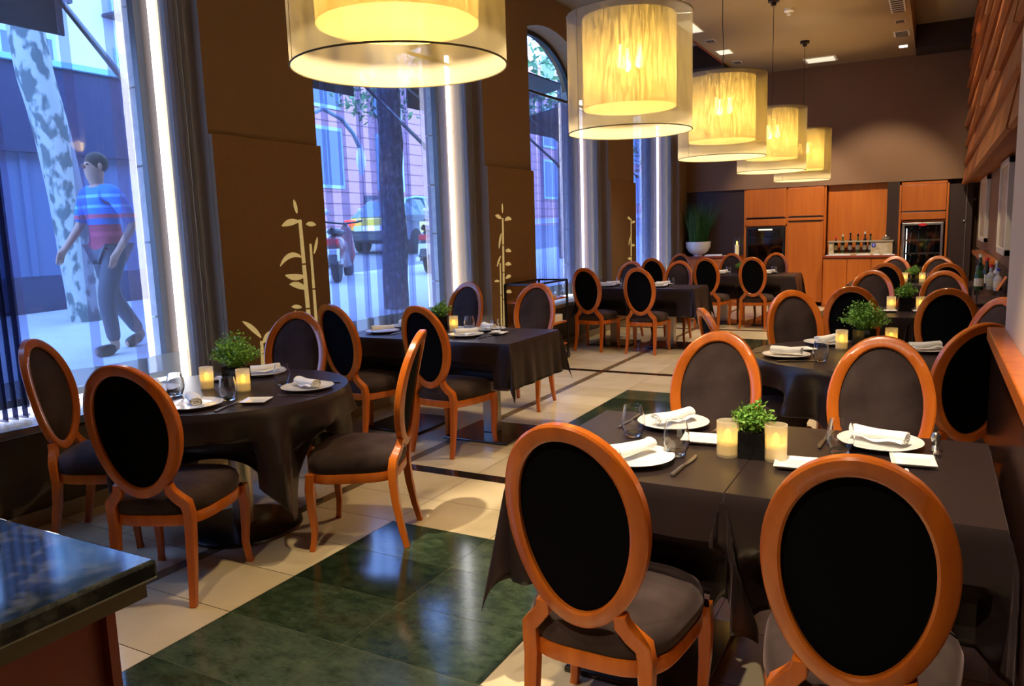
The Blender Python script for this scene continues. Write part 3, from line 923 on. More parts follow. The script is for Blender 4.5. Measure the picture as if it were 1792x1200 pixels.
# ------------------------------------------------------------------ chairs
def oval(th, rw=1.0, rh=1.0):
    """point on the back oval, local x,z offsets from centre"""
    x = .193*rw*math.cos(th); z = .283*rh*math.sin(th)
    x *= 1+.07*math.sin(th)          # a little wider at the top
    return x, z
ZC = .742
def backy(x, z):
    tq = (z-.44)/.6
    return -.225-.085*tq-.035*tq*tq+.75*x*x
def make_chair():
    t = thing('oval_back_chair', '', 'chair')
    # ring
    q = MB(); n = 56
    sec = RS(1, 1, .28)
    v = []
    for i in range(n):
        th = 2*PI*i/n
        for a, c in sec:
            rr = 1-(.021-a*.042*1.0)*0
            x, z = oval(th, (.193-.022+a*.044)/.193, (.283-.022+a*.044)/.283)
            v.append((x, backy(x, ZC+z)+c*.036, ZC+z))
    f = []
    k = len(sec)
    for i in range(n):
        for j in range(k):
            f.append((i*k+j, i*k+(j+1) % k, ((i+1) % n)*k+(j+1) % k, ((i+1) % n)*k+j))
    q.add(v, f)
    obj('back_frame', q, 'wood', t)
    # front upholstered panel
    def panel(sign, depth, off):
        q = MB()
        def fn(u, w):
            th = 2*PI*u
            x, z = oval(th, .80*w, .865*w)
            bulge = depth*(1-w**4)
            return (x, backy(x, ZC+z)+sign*(off+bulge), ZC+z)
        q.grid(lambda u, w: fn(u, max(w, .001)), 40, 8, cu=True)
        return q
    obj('backrest_cushion', panel(1, .028, .002), 'velvet', t)
    obj('back_panel', panel(-1, .003, .0), 'backcloth', t)
    # seat outline
    def outline(u, s=1.0, grow=0):
        a = 2*PI*u
        c, s_ = math.cos(a), math.sin(a)
        e = .55
        x = math.copysign(abs(c)**e, c); y = math.copysign(abs(s_)**e, s_)
        wd = .195+.045*(y*.5+.5)
        fy = y*.215
        if y > 0:
            fy += .012*(1-x*x)
        return (x*(wd+grow)*s, fy*s+(grow if y > 0 else -grow)*abs(y)*1.0, 0)
    q = MB()
    prof = [(.93, .372), (.985, .378), (1.02, .400), (1.02, .425), (.975, .452), (.88, .468), (.6, .480), (.3, .484), (.0, .485)]
    q.grid(lambda u, w: (outline(u, prof[int(round(w*8))][0])[0], outline(u, prof[int(round(w*8))][0])[1], prof[int(round(w*8))][1]), 48, 8, cu=True)
    obj('seat_cushion', q, 'velvet', t)
    q = MB()
    rp = [(.90, .330), (1.0, .330), (1.005, .334), (1.005, .372), (1.0, .376), (.90, .376)]
    q.grid(lambda u, w: (outline(u, rp[int(round(w*6)) % 6][0])[0], outline(u, rp[int(round(w*6)) % 6][0])[1], rp[int(round(w*6)) % 6][1]), 48, 6, cu=True, cv=True)
    obj('seat_rail', q, 'wood', t)
    for s in (-1, 1):
        # front leg (slight cabriole)
        q = MB()
        P = [(s*.212, .185, .376), (s*.216, .192, .30), (s*.214, .190, .20), (s*.208, .184, .10), (s*.214, .192, .03), (s*.219, .198, 0)]
        q.sweep(P, RS(.040, .040, .15), (0, 1, 0), scale=[(1.05, 1.05), (1, 1), (.85, .85), (.70, .70), (.62, .62), (.68, .68)])
        obj('leg', q, 'wood', t)
    for s in (-1, 1):
        q = MB()
        P = [(s*.176, -.250, 0), (s*.170, -.226, .10), (s*.165, -.205, .22), (s*.164, -.195, .33), (s*.165, -.197, .385), (s*.160, -.203, .425), (s*.132, -.216, .455), (s*.110, -.225, .485), (s*.108, -.232, .515)]
        q.sweep(P, RS(.036, .036, .15), (0, 1, 0), scale=[(.72, .72), (.85, .85), (1, 1), (1.08, 1.1), (1.15, 1.15), (1.25, 1.1), (1.2, 1.0), (1.15, .9), (.9, .8)])
        obj('leg', q, 'wood', t)
    return t
kc = Kind(make_chair)
CH = []
def chair(tx, ty, ang, label, group):
    """tx,ty: ground point under the top of the back; ang: direction faced (0 = +y, ccw)"""
    f = Vector((-math.sin(ang), math.cos(ang), 0))
    p = Vector((tx, ty, 0))+f*.33
    CH.append((p, ang))
    return kc.put(p, ang, label, group)
R = math.radians
def face(tx, ty, cx, cy):
    return math.atan2(-(cx-tx), cy-ty)
RAx, RAy = -3.10, 2.69
RBx, RBy = -.36, 4.70
G1 = 'chairs around the near round table'
chair(-2.73, 1.82, face(-2.73, 1.82, RAx, RAy), 'oval-back chair seen from behind at the near round table, closest to the stone counter', G1)
chair(-3.93, 2.19, face(-3.93, 2.19, RAx, RAy), 'oval-back chair at the far left against the window side of the near round table', G1)
chair(-2.16, 3.02, face(-2.16, 3.02, RAx, RAy)+.1, 'oval-back chair seen edge-on at the aisle side of the near round table', G1)
chair(-3.50, 3.58, face(-3.50, 3.58, RAx, RAy), 'oval-back chair facing the camera behind the near round table', G1)
G2 = 'chairs around the window table in the middle'
chair(-2.93, 4.07, -.10, 'oval-back chair at the near right of the long window table, back to the camera', G2)
chair(-3.66, 4.06, -.14, 'oval-back chair at the near left of the long window table', G2)
chair(-3.05, 6.05, PI+.05, 'oval-back chair across the long window table, in front of the black trolley', G2)
chair(-3.80, 6.12, PI-.05, 'oval-back chair on the far side of the long window table, against the window', G2)
G3 = 'chairs around the third window table'
chair(-2.98, 8.47, 0, 'oval-back chair at the near right of the third window table', G3)
chair(-3.66, 8.50, -.05, 'oval-back chair at the near left of the third window table, beside the trolley', G3)
chair(-2.98, 10.15, PI, 'oval-back chair on the far right side of the third window table', G3)
chair(-3.64, 10.13, PI, 'oval-back chair on the far left side of the third window table', G3)
G4 = 'chairs around the farthest window table'
chair(-2.22, 11.05, 0, 'oval-back chair at the near right end of the farthest left table', G4)
chair(-2.86, 11.00, -.05, 'oval-back chair at the near middle of the farthest left table', G4)
chair(-3.68, 11.10, 0, 'oval-back chair at the near window end of the farthest left table', G4)
chair(-2.16, 12.60, PI, 'oval-back chair across the farthest left table, below the black wine cooler', G4)
chair(-2.84, 12.60, PI, 'oval-back chair on the far side of the farthest left table, beside the candle lantern', G4)
chair(-3.72, 12.75, PI, 'oval-back chair in the back left corner below the bowl of tall grass', G4)
G5 = 'chairs around the right round table'
chair(-1.12, 4.27, face(-1.12, 4.27, RBx, RBy), 'oval-back chair at the left of the right round table, seen narrow', G5)
chair(-.84, 5.52, face(-.84, 5.52, RBx, RBy), 'oval-back chair facing the camera at the far left of the right-hand round table', G5)
chair(.215, 3.90, face(.16, 3.87, RBx, RBy), 'oval-back chair at the near right of the right-hand round table, cut by the orange ledge', G5)
chair(.36, 5.16, face(.36, 5.16, RBx, RBy), 'oval-back chair mostly hidden behind the greige column at the right-hand round table', G5)
G6 = 'chairs around the front table'
chair(-.765, 1.625, 0.0, 'large oval-back chair seen from behind in the foreground, left of the front table', G6)
chair(-.115, 1.61, 0.02, 'large oval-back chair seen from behind in the foreground, right of the front table', G6)
chair(-.80, 3.33, PI, 'velvet oval-back chair facing the camera across the left half of the front table', G6)
chair(-.16, 3.34, PI, 'velvet oval-back chair facing the camera across the right half of the front table', G6)
G7 = 'chairs around the second right table'
chair(-.50, 5.93, 0, 'black-backed oval chair at the near left of the second right table', G7)
chair(.095, 5.80, 0, 'black-backed oval chair at the near right of the second right table', G7)
chair(-.49, 7.90, PI, 'grey velvet oval chair facing the camera at the far left of the second right table', G7)
chair(.09, 7.75, PI, 'grey velvet oval chair facing the camera at the far right of the second right table', G7)
G8 = 'chairs around the farthest right table'
chair(-.45, 9.20, 0, 'oval-back chair at the near left of the farthest right table', G8)
chair(.13, 9.05, 0, 'oval-back chair at the near right of the farthest right table', G8)
chair(-.42, 10.85, PI, 'oval-back chair on the far left side of the farthest right table', G8)
chair(.06, 10.80, PI, 'oval-back chair on the far right side of the farthest right table, below the silver cooler', G8)

# ------------------------------------------------------------------ tables and cloths
def seat_push(v):
    x, y, z = v
    for p, ang in CH:
        dx, dy = x-p.x, y-p.y
        if dx*dx+dy*dy > .25:
            continue
        c, s = math.cos(ang), math.sin(ang)
        lx = c*dx+s*dy; ly = -s*dx+c*dy
        if z < .60 and abs(lx) < .32 and -.30 < ly < .255:
            kz = 1 if z < .50 else (.60-z)/.10
            kx = 1 if abs(lx) < .265 else (.32-abs(lx))/.055
            ny = ly+(.255-ly)*kz*kx
            x = p.x+c*lx-s*ny; y = p.y+s*lx+c*ny
    if 1.2 < y < 3.53:
        x = min(x, .206)
    return (min(x, .58), y, z)
def rect_cloth(x0, x1, y0, y1, z, h, seed=0):
    w_, d_ = x1-x0, y1-y0
    rnd = random.Random(seed)
    ph = [rnd.uniform(0, 6) for _ in range(4)]
    q = MB()
    n = 64
    def coord(u, L_):   # 0..1 -> -h .. L+h
        i = round(u*64)
        return -h+h*i/16 if i <= 16 else (L_*(i-16)/32 if i <= 48 else L_+h*(i-48)/16)
    def fn(u, v):
        a = coord(u, w_); c = coord(v, d_)
        ox = -a if a < 0 else (a-w_ if a > w_ else 0); sx = -1 if a < 0 else 1
        oy = -c if c < 0 else (c-d_ if c > d_ else 0); sy = -1 if c < 0 else 1
        bx = min(max(a, 0), w_); by = min(max(c, 0), d_)
        if ox == 0 and oy == 0:
            return (x0+bx, y0+by, z)
        rad = math.hypot(ox, oy)
        eps = .006+.004*min(1, rad/.1)
        if ox > 0 and oy > 0:
            t_ = math.atan2(oy, ox)
            k = rad*(.20*math.sin(2*t_)**2)
            e2 = eps+.012*math.sin(6*t_)*rad/h
            k2 = .21*rad*math.sin(2*t_)
            px = x0+bx+sx*(k2*math.sin(t_)+eps*math.cos(t_)+e2*.3); py = y0+by+sy*(k2*math.cos(t_)+eps*math.sin(t_)+e2*.3)
            # curl the tip a bit
            return seat_push((px, py, z-rad*(1-.12*math.sin(2*t_))))
        wave = .014*math.sin((by if ox > 0 else bx)*13+ph[0])*(rad/h)**1.3+.006*math.sin((by if ox > 0 else bx)*29+ph[1])*(rad/h)
        off = eps+abs(wave)+.03*(rad/h)*0.4
        return seat_push((x0+bx+(sx*off if ox > 0 else 0), y0+by+(sy*off if oy > 0 else 0), z-rad))
    q.grid(fn, n, n)
    return q
def pedestal_rect(x0, x1, y0, y1, z, label, group):
    t = thing('dining_table', label, 'table', ((x0+x1)/2, (y0+y1)/2, 0), group=group)
    w_, d_ = x1-x0, y1-y0
    q = MB(); q.box(-w_/2, w_/2, -d_/2, d_/2, z-.035, z-.003); obj('tabletop', q, 'black', t, smooth=False)
    q = MB(); q.box(-.05, .05, -.05, .05, .02, z-.036); obj('pedestal', q, 'steel', t, smooth=False, bevel=.004)
    q = MB(); q.box(-w_*.35, w_*.35, -.27, .27, 0, .018); obj('base_plate', q, 'darksteel', t, smooth=False, bevel=.004)
    return t
def rect_table(x0, x1, y0, y1, z, h, where, group, seed):
    pedestal_rect(x0, x1, y0, y1, z, 'pedestal table under the %s' % where, group[0])
    o = obj('tablecloth', rect_cloth(x0, x1, y0, y1, z, h, seed), 'tablecloth')
    o['group'] = group[1]
    tag(o, where[0].lower()+where[1:], 'tablecloth', group[1])
    so = o.modifiers.new('thick', 'SOLIDIFY'); so.thickness = .0015; so.offset = 1
    return o
gt = ('square pedestal tables', 'black cloths on square tables')
rect_table(-1.14, -.482, 2.06, 2.86, .75, .38, 'black cloth on the left half of the front table', gt, 1)
rect_table(-.478, .18, 2.06, 2.86, .75, .38, 'black cloth on the right half of the front table', gt, 2)
rect_table(-3.20, -2.45, 4.42, 5.20, .74, .31, 'black cloth on the right half of the long window table', gt, 3)
rect_table(-3.96, -3.205, 4.42, 5.20, .74, .31, 'black cloth on the left half of the long window table', gt, 4)
rect_table(-3.21, -2.48, 9.00, 9.66, .74, .34, 'black cloth on the right half of the third window table', gt, 5)
rect_table(-3.96, -3.215, 9.00, 9.66, .74, .34, 'black cloth on the left half of the third window table', gt, 6)
rect_table(-2.42, -1.72, 11.48, 12.15, .74, .34, 'black cloth at the right end of the farthest left table', gt, 7)
rect_table(-3.13, -2.425, 11.48, 12.15, .74, .34, 'black cloth in the middle of the farthest left table', gt, 8)
rect_table(-3.96, -3.26, 11.55, 12.25, .74, .34, 'black cloth at the window end of the farthest left table', gt, 9)
rect_table(-.79, -.137, 6.42, 7.22, .75, .40, 'black cloth on the left half of the second right table', gt, 10)
rect_table(-.133, .52, 6.42, 7.22, .75, .40, 'black cloth on the right half of the second right table', gt, 11)
rect_table(-.87, -.222, 9.65, 10.35, .75, .40, 'black cloth on the left half of the farthest right table', gt, 12)
rect_table(-.218, .42, 9.65, 10.35, .75, .40, 'black cloth on the right half of the farthest right table', gt, 13)

def round_cloth(cx, cy, r, z, side, rot, seed):
    q = MB()
    nr, na = 40, 192
    rnd = random.Random(seed)
    nf = 22
    ph = rnd.uniform(0, 6)
    def fn(u, v):
        a = 2*PI*u
        aa = a-rot
        m_ = max(abs(math.cos(aa)), abs(math.sin(aa)))
        R_ = side/2/m_
        R_ = min(R_, side/2*1.37)
        if v < .3:
            rr = r*v/.3; return (cx+rr*math.cos(a), cy+rr*math.sin(a), z)
        tq = (v-.3)/.7
        drop = (R_-r)*tq
        fold = math.sin(a*nf/2*1.0+ph+.8*math.sin(a*3))+.5*math.sin(a*nf*.83+ph*2)
        amp = .050*min(1, drop/.25)+.03*max(0, drop-.2)
        fl = .012*min(1, drop/.03)+.055*drop+amp*fold*.8*min(1, drop/.12)
        # corner tips draw inward
        fl -= .10*max(0, drop-.30)
        rr = r+fl
        rr = min(rr, r+.13)
        return seat_push((cx+rr*math.cos(a), cy+rr*math.sin(a), z-drop*.985))
    q.grid(fn, na, nr, cu=True)
    return q
def round_table(cx, cy, r, z, side, rot, where, seed):
    t = thing('round_dining_table', 'steel column table with a disc base under the %s' % where, 'table', (cx, cy, 0), group='round pedestal tables')
    q = MB(); q.lathe([(r-.01, z-.035), (r-.003, z-.03), (r-.003, z-.004)], 64); obj('tabletop', q, 'black', t)
    q = MB(); q.lathe([(.055, .028), (.055, z-.036)], 32); obj('pedestal', q, 'steel', t)
    q = MB(); q.lathe([(.29, 0), (.295, .006), (.29, .016), (.27, .02), (.10, .026), (.055, .03)], 64); obj('disc_base', q, 'darksteel', t)
    o = obj('tablecloth', round_cloth(cx, cy, r, z, side, rot, seed), 'tablecloth')
    tag(o, where, 'tablecloth', 'black cloths on round tables')
    so = o.modifiers.new('thick', 'SOLIDIFY'); so.thickness = .0015; so.offset = 1
round_table(RAx, RAy, .57, .73, 1.66, R(-61), 'black cloth on the near round table', 21)
round_table(RBx, RBy, .57, .73, 1.66, R(-118), 'black cloth on the right round table', 22)

# ------------------------------------------------------------------ tableware
def make_plate():
    q = MB(); q.lathe([(.0, .004), (.075, .004), (.08, .0), (.085, .004), (.128, .016), (.130, .019), (.127, .0195), (.088, .010), (.0, .009)], 48, cap=False)
    o = obj('dinner_plate', q, 'white'); o['category'] = 'plate'; return o
def make_bread():
    q = MB(); s = .062
    n = 2
    v = []
    prof = [(.045, 0), (.048, .002), (.060, .010), (.061, .013), (.058, .0125), (.046, .006), (.0, .005)]
    for a, z in prof:
        for (sx, sy) in ((-1, -1), (1, -1), (1, 1), (-1, 1)):
            v.append((sx*a, sy*a, z))
    f = [(3, 2, 1, 0)]
    for i in range(len(prof)-1):
        for k in range(4):
            f.append((i*4+k, i*4+(k+1) % 4, (i+1)*4+(k+1) % 4, (i+1)*4+k))
    q.add(v, f)
    o = obj('side_plate', q, 'white', smooth=False); o['category'] = 'plate'; return o
def make_napkin():
    q = MB(); n = 14
    def sp(k):
        return 0
    # rolled napkin: spiral section swept along x, slightly bent
    L_ = .17
    def fn(u, v):
        a = 2*PI*v
        x = (u-.5)*L_
        r = .0235*(1+.10*math.cos(2*a))*(1-.06*math.cos(u*PI*2))
        return (x, r*1.1*math.cos(a)+.006*math.sin(u*PI), .028+r*math.sin(a)*.86+.003*math.sin(u*5+a))
    q.grid(fn, n, 18, cv=True)
    # spiral ends
    for e in (0, 1):
        x = (e-.5)*L_*1.0
        pts = []
        for k in range(28):
            a = k*.45; rr = .0225*(1-k/30)
            pts.append((x, rr*1.1*math.cos(a), .028+rr*.86*math.sin(a)))
        q.tube(pts, .0028, 6)
        q.poly([(x*.98, .0215*1.1*math.cos(2*PI*k/14), .028+.0215*.86*math.sin(2*PI*k/14)) for k in range(14)])
    q.grid(lambda u, v: ((u-.5)*L_*.98, .016+.022*v+.004*math.sin(u*6), .030-.015*v+.006*math.sin(u*9)*v), 14, 4)
    o = obj('rolled_napkin', q, 'napkin'); o['category'] = 'napkin'; return o
def make_glass():
    q = MB()
    q.lathe([(.0, .0), (.022, .0), (.030, .006), (.039, .03), (.0425, .05), (.041, .072), (.035, .100), (.032, .112), (.0308, .112), (.0335, .100), (.0395, .072), (.041, .05), (.0375, .032), (.028, .014), (.0, .010)], 28, cap=False)
    o = obj('tumbler', q, 'glass'); o['category'] = 'glass'; return o
def make_fork():
    q = MB()
    sec = RS(1, 1, .3)
    q.sweep([(0, -.10, .003), (0, -.06, .004), (0, .0, .008), (0, .03, .009), (0, .05, .004), (0, .06, .003)], sec, (0, 0, 1), scale=[(.012, .003), (.010, .003), (.005, .003), (.006, .003), (.016, .002), (.022, .002)])
    for k in range(4):
        x = -.0088+.0059*k
        q.sweep([(x, .058, .003), (x, .08, .004), (x, .10, .008)], sec, (0, 0, 1), scale=[(.0032, .002), (.003, .002), (.0015, .0015)])
    o = obj('fork', q, 'steel'); o['category'] = 'fork'; return o
def make_knife():
    q = MB()
    sec = RS(1, 1, .3)
    q.sweep([(0, -.11, .004), (0, -.08, .005), (0, -.01, .005), (0, .0, .004)], sec, (0, 0, 1), scale=[(.014, .006), (.014, .007), (.009, .006), (.010, .004)])
    q.prism([(-.004, 0), (.005, 0), (.009, .03), (.010, .08), (.003, .115), (-.004, .115)], 'z', .003, .005)
    o = obj('knife', q, 'steel'); o['category'] = 'knife'; return o
def make_candle():
    t = thing('candle_holder', '', 'candle holder')
    q = MB(); q.lathe([(.0, .0), (.030, .0), (.033, .004), (.034, .115), (.031, .115), (.030, .008), (.0, .006)], 28, cap=False); obj('frosted_glass', q, 'frost', t)
    q = MB(); q.lathe([(.0, .008), (.027, .008), (.027, .045), (.020, .05), (.0, .048)], 20, cap=False); obj('candle', q, 'wax', t)
    q = MB(); q.ball((0, 0, .068), (.011, .011, .020), 10, 7); obj('flame', q, 'flame', t)
    return t
def make_plant(spread, hgt_, pot, n, seed):
    def mk():
        rnd = random.Random(seed)
        t = thing('potted_boxwood', '', 'plant')
        q = MB(); s = pot/2
        q.box(-s, s, -s, s, 0, .012)
        for (a, b_, c, d) in ((-s, s, -s, -s+.005), (-s, s, s-.005, s), (-s, -s+.005, -s, s), (s-.005, s, -s, s)):
            q.box(a, b_, c, d, .012, pot)
        obj('cube_vase', q, 'pot', t, smooth=False, bevel=.002)
        q = MB(); q.box(-s+.006, s-.006, -s+.006, s-.006, .02, pot-.008); obj('soil', q, 'soil', t, smooth=False)
        st_ = MB(); lf = MB()
        for k in range(n):
            a = rnd.uniform(0, 2*PI); e = rnd.uniform(.05, 1)**.6
            rr = spread*math.sqrt(rnd.uniform(.02, 1))
            zt = pot+.015+hgt_*(1-(rr/spread)**2*.75)*rnd.uniform(.55, 1.05)
            tip = Vector((rr*math.cos(a), rr*math.sin(a), zt))
            base = Vector((rnd.uniform(-s*.6, s*.6), rnd.uniform(-s*.6, s*.6), pot-.01))
            st_.tube([base, (base+tip)/2+Vector((0, 0, .008)), tip], [.0014, .0011, .0007], 4)
            for j in range(16):
                u = rnd.uniform(.35, 1.06)
                c = base.lerp(tip, u)+Vector((rnd.gauss(0, .010), rnd.gauss(0, .010), rnd.gauss(0, .007)))
                L_ = rnd.uniform(.010, .019)
                d = Vector((rnd.gauss(0, 1), rnd.gauss(0, 1), rnd.uniform(.0, 1.2))).normalized()
                sd_ = d.cross(Vector((rnd.gauss(0, 1), rnd.gauss(0, 1), rnd.gauss(0, 1)))).normalized()
                nn = d.cross(sd_)
                w_ = L_*.30
                lf.add([c, c+d*L_*.5+sd_*w_+nn*.001, c+d*L_, c+d*L_*.5-sd_*w_+nn*.001], [(0, 1, 2, 3)])
        obj('stems', st_, 'leaf', t)
        obj('foliage', lf, 'leaf', t, smooth=False)
        return t
    return mk
kplate, kbread, knap, kglass, kfork, kknife, kcandle = map(Kind, (make_plate, make_bread, make_napkin, make_glass, make_fork, make_knife, make_candle))
kpl_small = Kind(make_plant(.062, .075, .085, 60, 1))
kpl_big = Kind(make_plant(.135, .165, .105, 130, 2))
def setting(px, py, ang, z, where, nap=0, items='pbngfk', glass=(.10, .13), bread=(-.20, .17)):
    """plate at px,py; diner looks along ang; offsets are (right, forward)"""
    f = Vector((-math.sin(ang), math.cos(ang))); r = Vector((f.y, -f.x))
    P = lambda o: (px+r.x*o[0]+f.x*o[1], py+r.y*o[0]+f.y*o[1], z+.0015)
    if 'p' in items: kplate.put(P((0, 0)), 0, 'white round dinner plate %s' % where, 'dinner plates')
    if 'n' in items:
        o = knap.put(P((0, 0)), ang+nap, 'white rolled napkin on the plate %s' % where, 'rolled napkins on plates'); o.location.z += .0105
    if 'b' in items: kbread.put(P(bread), ang+.1, 'small square white side plate %s' % where, 'square side plates')
    if 'g' in items: kglass.put(P(glass), 0, 'clear stemless glass %s' % where, 'stemless glasses')
    if 'f' in items: kfork.put(P((-.165, -.02)), ang, 'silver fork left of the plate %s' % where, 'forks')
    if 'k' in items: kknife.put(P((.165, .0)), ang-.05, 'silver knife right of the plate %s' % where, 'knives')
# front table
setting(-.82, 2.715, PI, .75, 'at the far left seat of the front table', nap=.75+.3, glass=(.085, .20), bread=(-.15, .17))
setting(-.81, 2.25, 0, .75, 'at the near left seat of the front table', nap=1.2, items='pngk', glass=(.11, .10))
setting(-.13, 2.71, PI, .75, 'at the far right seat of the front table', nap=-.35, glass=(.105, .15), bread=(-.10, .17))
setting(-.12, 2.25, 0, .75, 'at the near right seat of the front table', nap=.3, items='pnbf', bread=(-.22, .13))
kcandle.put((-.551, 2.407, .7515), 0, 'frosted candle glass left of the small plant on the front table', 'candle glasses')
kcandle.put((-.405, 2.414, .7515), 0, 'frosted candle glass right of the small plant on the front table', 'candle glasses')
kpl_small.put((-.479, 2.44, .7515), .1, 'small bright green plant in a black cube between candles on the front table', 'potted plants on tables')
# salt cellar
q = MB(); q.lathe([(.014, 0), (.016, .004), (.008, .02), (.013, .035), (.015, .05), (.008, .062)], 14)
o = obj('salt_shaker', q, 'steel'); o.location = (.03, 2.70, .7515); tag(o, 'small silver salt shaker near the right end of the front table', 'shaker')
# near round table
def rseat(cx, cy, tx, ty, z, where, **k):
    a = face(tx, ty, cx, cy)
    f = Vector((-math.sin(a), math.cos(a)))
    setting(cx-f.x*.40, cy-f.y*.40, a, z, where, **k)
rseat(RAx, RAy, -2.73, 1.82, .73, 'at the nearest seat of the near round table', nap=-.95, glass=(.105, .13), bread=(-.25, .12))
rseat(RAx, RAy, -3.93, 2.19, .73, 'at the window seat of the near round table', nap=.3, items='png', glass=(.12, .16))
rseat(RAx, RAy, -2.16, 3.02, .73, 'at the aisle seat of the near round table', nap=.95, items='pngkbf', glass=(.10, .18), bread=(-.30, .12))
rseat(RAx, RAy, -3.50, 3.58, .73, 'at the far seat of the near round table', nap=.5, items='pnbk', bread=(.16, .15))
kcandle.put((-3.23, 2.64, .7315), 0, 'lit frosted candle glass left of the bushy plant on the near round table', 'candle glasses')
kcandle.put((-2.99, 2.66, .7315), 0, 'lit frosted candle glass right of the bushy plant on the near round table', 'candle glasses')
kpl_big.put((-3.15, 2.76, .7315), .3, 'bushy green plant in a black cube on the near round table', 'potted plants on tables')
# right round table
rseat(RBx, RBy, -1.12, 4.27, .73, 'at the left seat of the right round table', nap=.9, glass=(.18, .12))
rseat(RBx, RBy, -.84, 5.52, .73, 'at the far left seat of the right round table', nap=.5, items='pnf')
rseat(RBx, RBy, .36, 5.16, .73, 'at the far right seat of the right round table', nap=1.5, items='pnk')
rseat(RBx, RBy, .16, 3.87, .73, 'at the near right seat of the right round table', nap=.6, items='pnf')
kcandle.put((-.455, 4.86, .7315), 0, 'lit frosted candle glass left of the bushy plant on the right round table', 'candle glasses')
kcandle.put((-.20, 5.02, .7315), 0, 'frosted candle glass right of the bushy plant on the right round table', 'candle glasses')
kpl_big.put((-.345, 5.02, .7315), 1.3, 'bushy green plant in a black cube on the right round table', 'potted plants on tables')
# window table
setting(-2.945, 4.68, 0, .74, 'at the near right seat of the long window table', nap=.9, items='pngfk', glass=(.18, .12))
setting(-3.70, 4.68, 0, .74, 'at the near left seat of the long window table', nap=.9, items='pnfk')
setting(-2.94, 5.00, PI, .74, 'at the far right seat of the long window table', nap=-.6, items='pngbf', glass=(.14, .05), bread=(-.17, .16))
setting(-3.72, 5.00, PI, .74, 'at the far left seat of the long window table', nap=-.6, items='pn')
kcandle.put((-3.19, 4.90, .7415), 0, 'lit frosted candle glass on the long window table', 'candle glasses')
kpl_small.put((-3.33, 4.95, .7415), .4, 'small green plant in a dark pot beside the candle on the long window table', 'potted plants on tables', 1.25)
# third window table
for (x, y, a, wh) in ((-3.0, 9.24, 0, 'near right'), (-3.68, 9.24, 0, 'near left'), (-2.99, 9.46, PI, 'far right'), (-3.66, 9.46, PI, 'far left')):
    setting(x, y, a, .74, 'at the %s seat of the third window table' % wh, nap=.7, items='png', glass=(.16, .08))
for (x, y, a, wh) in ((-2.20, 11.72, 0, 'near right'), (-2.86, 11.72, 0, 'near middle'), (-2.14, 11.93, PI, 'far right'), (-2.84, 11.93, PI, 'far middle')):
    setting(x, y, a, .74, 'at the %s seat of the farthest left table' % wh, nap=.7, items='png', glass=(.15, .08))
kpl_small.put((-2.55, 11.85, .7415), .4, 'small green plant on the farthest left table', 'potted plants on tables')
# second right table
kcandle.put((-.285, 6.90, .7515), 0, 'lit candle glass left of the plant on the second right table', 'candle glasses')
kcandle.put((-.075, 6.90, .7515), 0, 'lit candle glass right of the plant on the second right table', 'candle glasses')
kpl_small.put((-.18, 6.93, .7515), .1, 'small green plant between two candles on the second right table', 'potted plants on tables', 1.25)
for (x, y, a, wh, it) in ((-.50, 6.66, 0, 'near left', 'pb'), (.13, 6.66, 0, 'near right', 'pb'), (-.50, 6.98, PI, 'far left', 'pb'), (.13, 6.98, PI, 'far right', 'pb')):
    setting(x, y, a, .75, 'at the %s seat of the second right table' % wh, items=it)
# farthest right table
kcandle.put((-.285, 10.0, .7515), 0, 'lit candle glass left of the plant on the farthest right table', 'candle glasses')
kcandle.put((-.105, 10.0, .7515), 0, 'lit candle glass right of the plant on the farthest right table', 'candle glasses')
kpl_small.put((-.195, 10.04, .7515), .6, 'small green plant between two candles on the farthest right table', 'potted plants on tables', 1.1)
for (x, y, a, wh) in ((-.50, 9.9, 0, 'near left'), (.12, 9.9, 0, 'near right'), (-.45, 10.12, PI, 'far left'), (.10, 10.12, PI, 'far right')):
    setting(x, y, a, .75, 'at the %s seat of the farthest right table' % wh, items='pg', glass=(.12, .05))
CANDLES = [(-3.23, 2.64, .80), (-2.99, 2.66, .80), (-.551, 2.407, .82), (-.405, 2.414, .82)]

# ------------------------------------------------------------------ trolley
tr = thing('serving_trolley', 'black metal serving trolley with wooden shelves against the second pillar', 'trolley', (-3.90, 7.72, 0))
q = MB()
for x in (-.17, .19):
    for y in (-.42, .40):
        q.box(x-.011, x+.011, y-.011, y+.011, .07, .91)
q.box(-.17, .19, .39, .41, .90, .92); q.box(-.17, .19, -.43, -.41, .90, .92); q.box(-.18, -.16, -.42, .40, .90, .92); q.box(.18, .20, -.42, .40, .90, .92)
obj('frame', q, 'black', tr, smooth=False)
for z in (.16, .42, .70):
    q = MB(); q.box(-.165, .185, -.41, .39, z, z+.02); obj('shelf', q, 'wood', tr, smooth=False, bevel=.003)
for x in (-.17, .19):
    for y in (-.42, .40):
        q = MB(); q.sweep([(x-.012, y, .035), (x+.012, y, .035)], [(.035*math.cos(2*PI*k/16), .035*math.sin(2*PI*k/16)) for k in range(16)], (0, 0, 1)); obj('wheel', q, 'black', tr)
